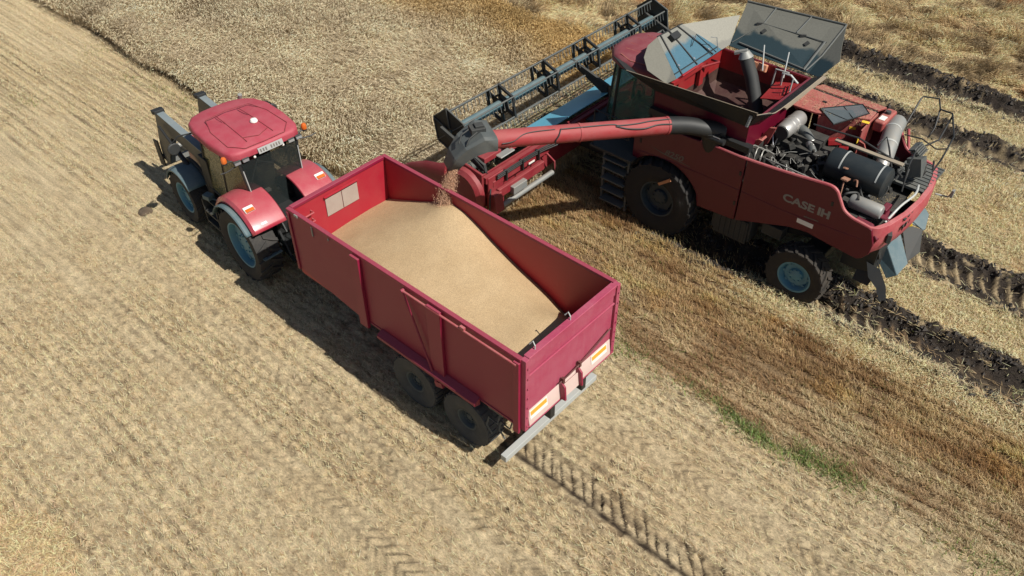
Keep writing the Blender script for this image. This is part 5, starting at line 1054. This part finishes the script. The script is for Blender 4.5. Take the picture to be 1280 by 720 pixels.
pal = np.array([.69, .58, .40]); gold = np.array([.58, .41, .18]); g = np.clip(ss(-9.5, -12.5, y + (fbm(x * .35, y * .35, 107) - .5) * 3.0), 0, 1)[:, None]
base = pal + (gold - pal) * g; tone = (.72 + .56 * fbm(x * 1.3, y * 1.3, 109, 3))[:, None]; pnk = (ss(.5, .7, fbm(x * .5, y * .9, 111)))[:, None]
base = base * tone * (1 - .0 * pnk) * 1.0
c = np.clip(base * rng.uniform(.6, 1.15, (n, 1)) * np.array([.95, .92, .88]), .01, .75)
stems = quads('wheat_stalks', P, D, rng.uniform(.008, .014, n), c, STRAW, .7, bend=np.stack([-dx * .25, -dy * .25, 0 * dx], 1))
# ears nod over from the stalk tips
T_ = P + D; el_ = rng.uniform(.09, .14, n); ea = np.arctan2(dy, dx) + rng.normal(0, .5, n)
De = np.stack([np.cos(ea) * el_ * .75, np.sin(ea) * el_ * .75, rng.uniform(-.07, .07, n)], 1)
ce = np.clip(base * rng.uniform(.7, 1.35, (n, 1)), .01, .75)
ears = quads('wheat_ears', T_, De, rng.uniform(.013, .024, n), ce, STRAW, .45)
# dry leaves
k = rng.random(n) < .9; Lb = P[k] + D[k] * rng.uniform(.35, .85, (k.sum(), 1)); ll = rng.uniform(.1, .22, k.sum()); la_ = rng.random(k.sum()) * 2 * PI
Dl = np.stack([np.cos(la_) * ll, np.sin(la_) * ll, rng.uniform(-.08, .10, k.sum())], 1)
cl2 = np.clip(base[k] * rng.uniform(.5, 1.1, (k.sum(), 1)) * np.array([.95, .92, .85]), .01, .7); leaves = quads('wheat_leaves', Lb, Dl, rng.uniform(.007, .013, k.sum()), cl2, STRAW, .3)
# join into one object
def joinmesh(name, obs, mt):
    vs, fs, cs, off = [], [], [], 0
    for o_ in obs:
        d0 = o_.data; v = np.empty(len(d0.vertices) * 3, np.float32); d0.vertices.foreach_get('co', v); f = np.empty(len(d0.loops), np.int32); d0.loops.foreach_get('vertex_index', f)
        c0 = np.empty(len(d0.vertices) * 4, np.float32); d0.color_attributes['Col'].data.foreach_get('color', c0); vs.append(v); fs.append(f + off); cs.append(c0); off += len(d0.vertices)
        bpy.data.objects.remove(o_); bpy.data.meshes.remove(d0)
    v, f, c0 = np.concatenate(vs), np.concatenate(fs), np.concatenate(cs); me = bpy.data.meshes.new(name)
    me.vertices.add(len(v) // 3); me.vertices.foreach_set('co', v); me.loops.add(len(f)); me.loops.foreach_set('vertex_index', f); me.polygons.add(len(f) // 4); me.polygons.foreach_set('loop_start', np.arange(0, len(f), 4, dtype=np.int32)); me.update(calc_edges=True)
    me.color_attributes.new('Col', 'FLOAT_COLOR', 'POINT').data.foreach_set('color', c0); me.materials.append(mt); return me
me = joinmesh('wheat_crop', (stems, ears, leaves), STRAW)
tag(link(bpy.data.objects.new('wheat_crop', me)), 'uncut ripe wheat standing in front of the header and beside the tractor', 'wheat crop', kind='stuff')
# 7 green weeds
def weeds(xs, ys, s, col, nm, label, hh=.12):
    n = len(xs); P = np.stack([xs, ys, gz_at(xs, ys)], 1); a_ = rng.random(n) * 2 * PI; l = rng.uniform(.03, .10, n) * s
    D = np.stack([np.cos(a_) * l, np.sin(a_) * l, rng.uniform(.03, hh, n)], 1); tag(link(quads(nm, P, D, rng.uniform(.010, .022, n), jit(n, col, .45, .2), STRAW, .3)), label, 'weeds', kind='stuff')
t = rng.uniform(-9.5, 1.8, 60000); wy = -2.78 + .06 * np.sin(t * 1.7) + rng.normal(0, .17, 60000)
pr_ = np.interp(t, [-9.5, -7.6, -6.8, -5.8, -4.9, -4.4, -2.2, -1.6, -.6, .3, .9, 1.8], [.0, .12, .14, .0, .03, .6, .85, .25, .10, .25, .12, .0]) * ss(.38, .60, fbm(t * 1.3, wy * 2, 201)); k = rng.random(60000) < pr_ * .27
weeds(t[k], wy[k], 1., (.27, .34, .12), 'green_weeds', 'strip of green weeds and grass growing in the stubble', .14)
px_, py_ = [], []
for cx0, cy0, s_, q_ in ((19.5, -2.0, .35, 160), (18.2, -2.2, .3, 120), (16.8, -2.3, .45, 260), (15.3, -2.4, .3, 140), (14.2, -2.2, .4, 260), (13.6, -2.5, .35, 200), (20.7, .9, .35, 120), (15.9, .1, .25, 110), (22.2, -2.3, .3, 90), (1.2, -3.4, .3, 150), (.6, -3.1, .3, 150)):
    px_.append(rng.normal(cx0, s_, q_)); py_.append(rng.normal(cy0, s_ * .6, q_))
weeds(np.concatenate(px_), np.concatenate(py_), .9, (.24, .25, .09), 'pale_weeds', 'scattered yellow green weeds along the crop edge', .08)
# cut crop lying on the header floor
n = 15000; x = rng.uniform(4.45, 5.6, n); y = rng.uniform(-4.4, 4.4, n); a_ = rng.random(n) * PI; l = rng.uniform(.08, .3, n)
D = np.stack([np.cos(a_) * l, np.sin(a_) * l, rng.uniform(-.02, .08, n)], 1); P = np.stack([x + 2, y - 8.3, .66 + rng.uniform(0, .10, n)], 1)
tag(link(quads('cut_wheat', P, D, rng.uniform(.012, .022, n), jit(n, (.50, .42, .26), .5, .2), STRAW)), 'cut wheat stalks lying in the header under the reel', 'cut wheat', kind='stuff')
n = 2600; q = rng.random(n); x = np.where(q < .55, rng.uniform(-4.4, -1.5, n), rng.uniform(-3.0, -1.45, n)); y = np.where(q < .55, rng.uniform(-.2, 1.45, n), rng.uniform(-2.0, -.5, n)); z = np.where(q < .55, 2.34, 3.43 - .30 * np.clip(-y - 1.44, 0, 1))
a_ = rng.random(n) * 2 * PI; l = rng.uniform(.02, .07, n); D = np.stack([np.cos(a_) * l, np.sin(a_) * l, rng.uniform(-.003, .01, n)], 1)
tag(link(quads('loose_chaff', np.stack([x + 2, y - 8.3, z + 0 * x], 1), D, rng.uniform(.004, .009, n), jit(n, (.5, .40, .24), .4), STRAW)), 'bits of chaff lying on the engine deck and hood of the combine', 'chaff', kind='stuff')
# ================================================================== CAMERA, SKY, SUN
cam = bpy.data.cameras.new('camera'); co = link(bpy.data.objects.new('camera', cam)); cam.sensor_width = 36; cam.lens = 36 * 1051.65 / 1280; cam.clip_end = 3000; cam.clip_start = .1
M = Matrix(((RT[0], UP[0], -FW[0], CAMP[0]), (RT[1], UP[1], -FW[1], CAMP[1]), (RT[2], UP[2], -FW[2], CAMP[2]), (0, 0, 0, 1))); co.matrix_world = M; S.camera = co
sd_ = Vector((-.80, -.075, 1.0)).normalized(); el_s = math.asin(sd_.z); az = math.atan2(sd_.x, sd_.y)   # azimuth from +y clockwise
w_ = bpy.data.worlds.new('World'); S.world = w_; w_.use_nodes = True; nt = w_.node_tree
sky = nt.nodes.new('ShaderNodeTexSky'); sky.sky_type = 'NISHITA'; sky.sun_disc = False; sky.sun_elevation = el_s; sky.sun_rotation = az; sky.air_density = 1.; sky.dust_density = 1.2
nt.links.new(sky.outputs[0], nt.nodes['Background'].inputs[0]); nt.nodes['Background'].inputs[1].default_value = .05
sl = bpy.data.lights.new('sun', 'SUN'); sl.energy = 5.0; sl.angle = R(.53); sl.color = (1, .95, .87); so = link(bpy.data.objects.new('sun', sl)); so.rotation_euler = (-sd_).to_track_quat('-Z', 'Y').to_euler(); so.location = (0, 0, 30)
S.view_settings.view_transform = 'Standard'; S.view_settings.look = 'None'; S.view_settings.gamma = 1; S.view_settings.exposure = .3; S.view_settings.use_curve_mapping = False
S.render.engine = 'CYCLES'; S.cycles.max_bounces = 8; S.cycles.transparent_max_bounces = 12
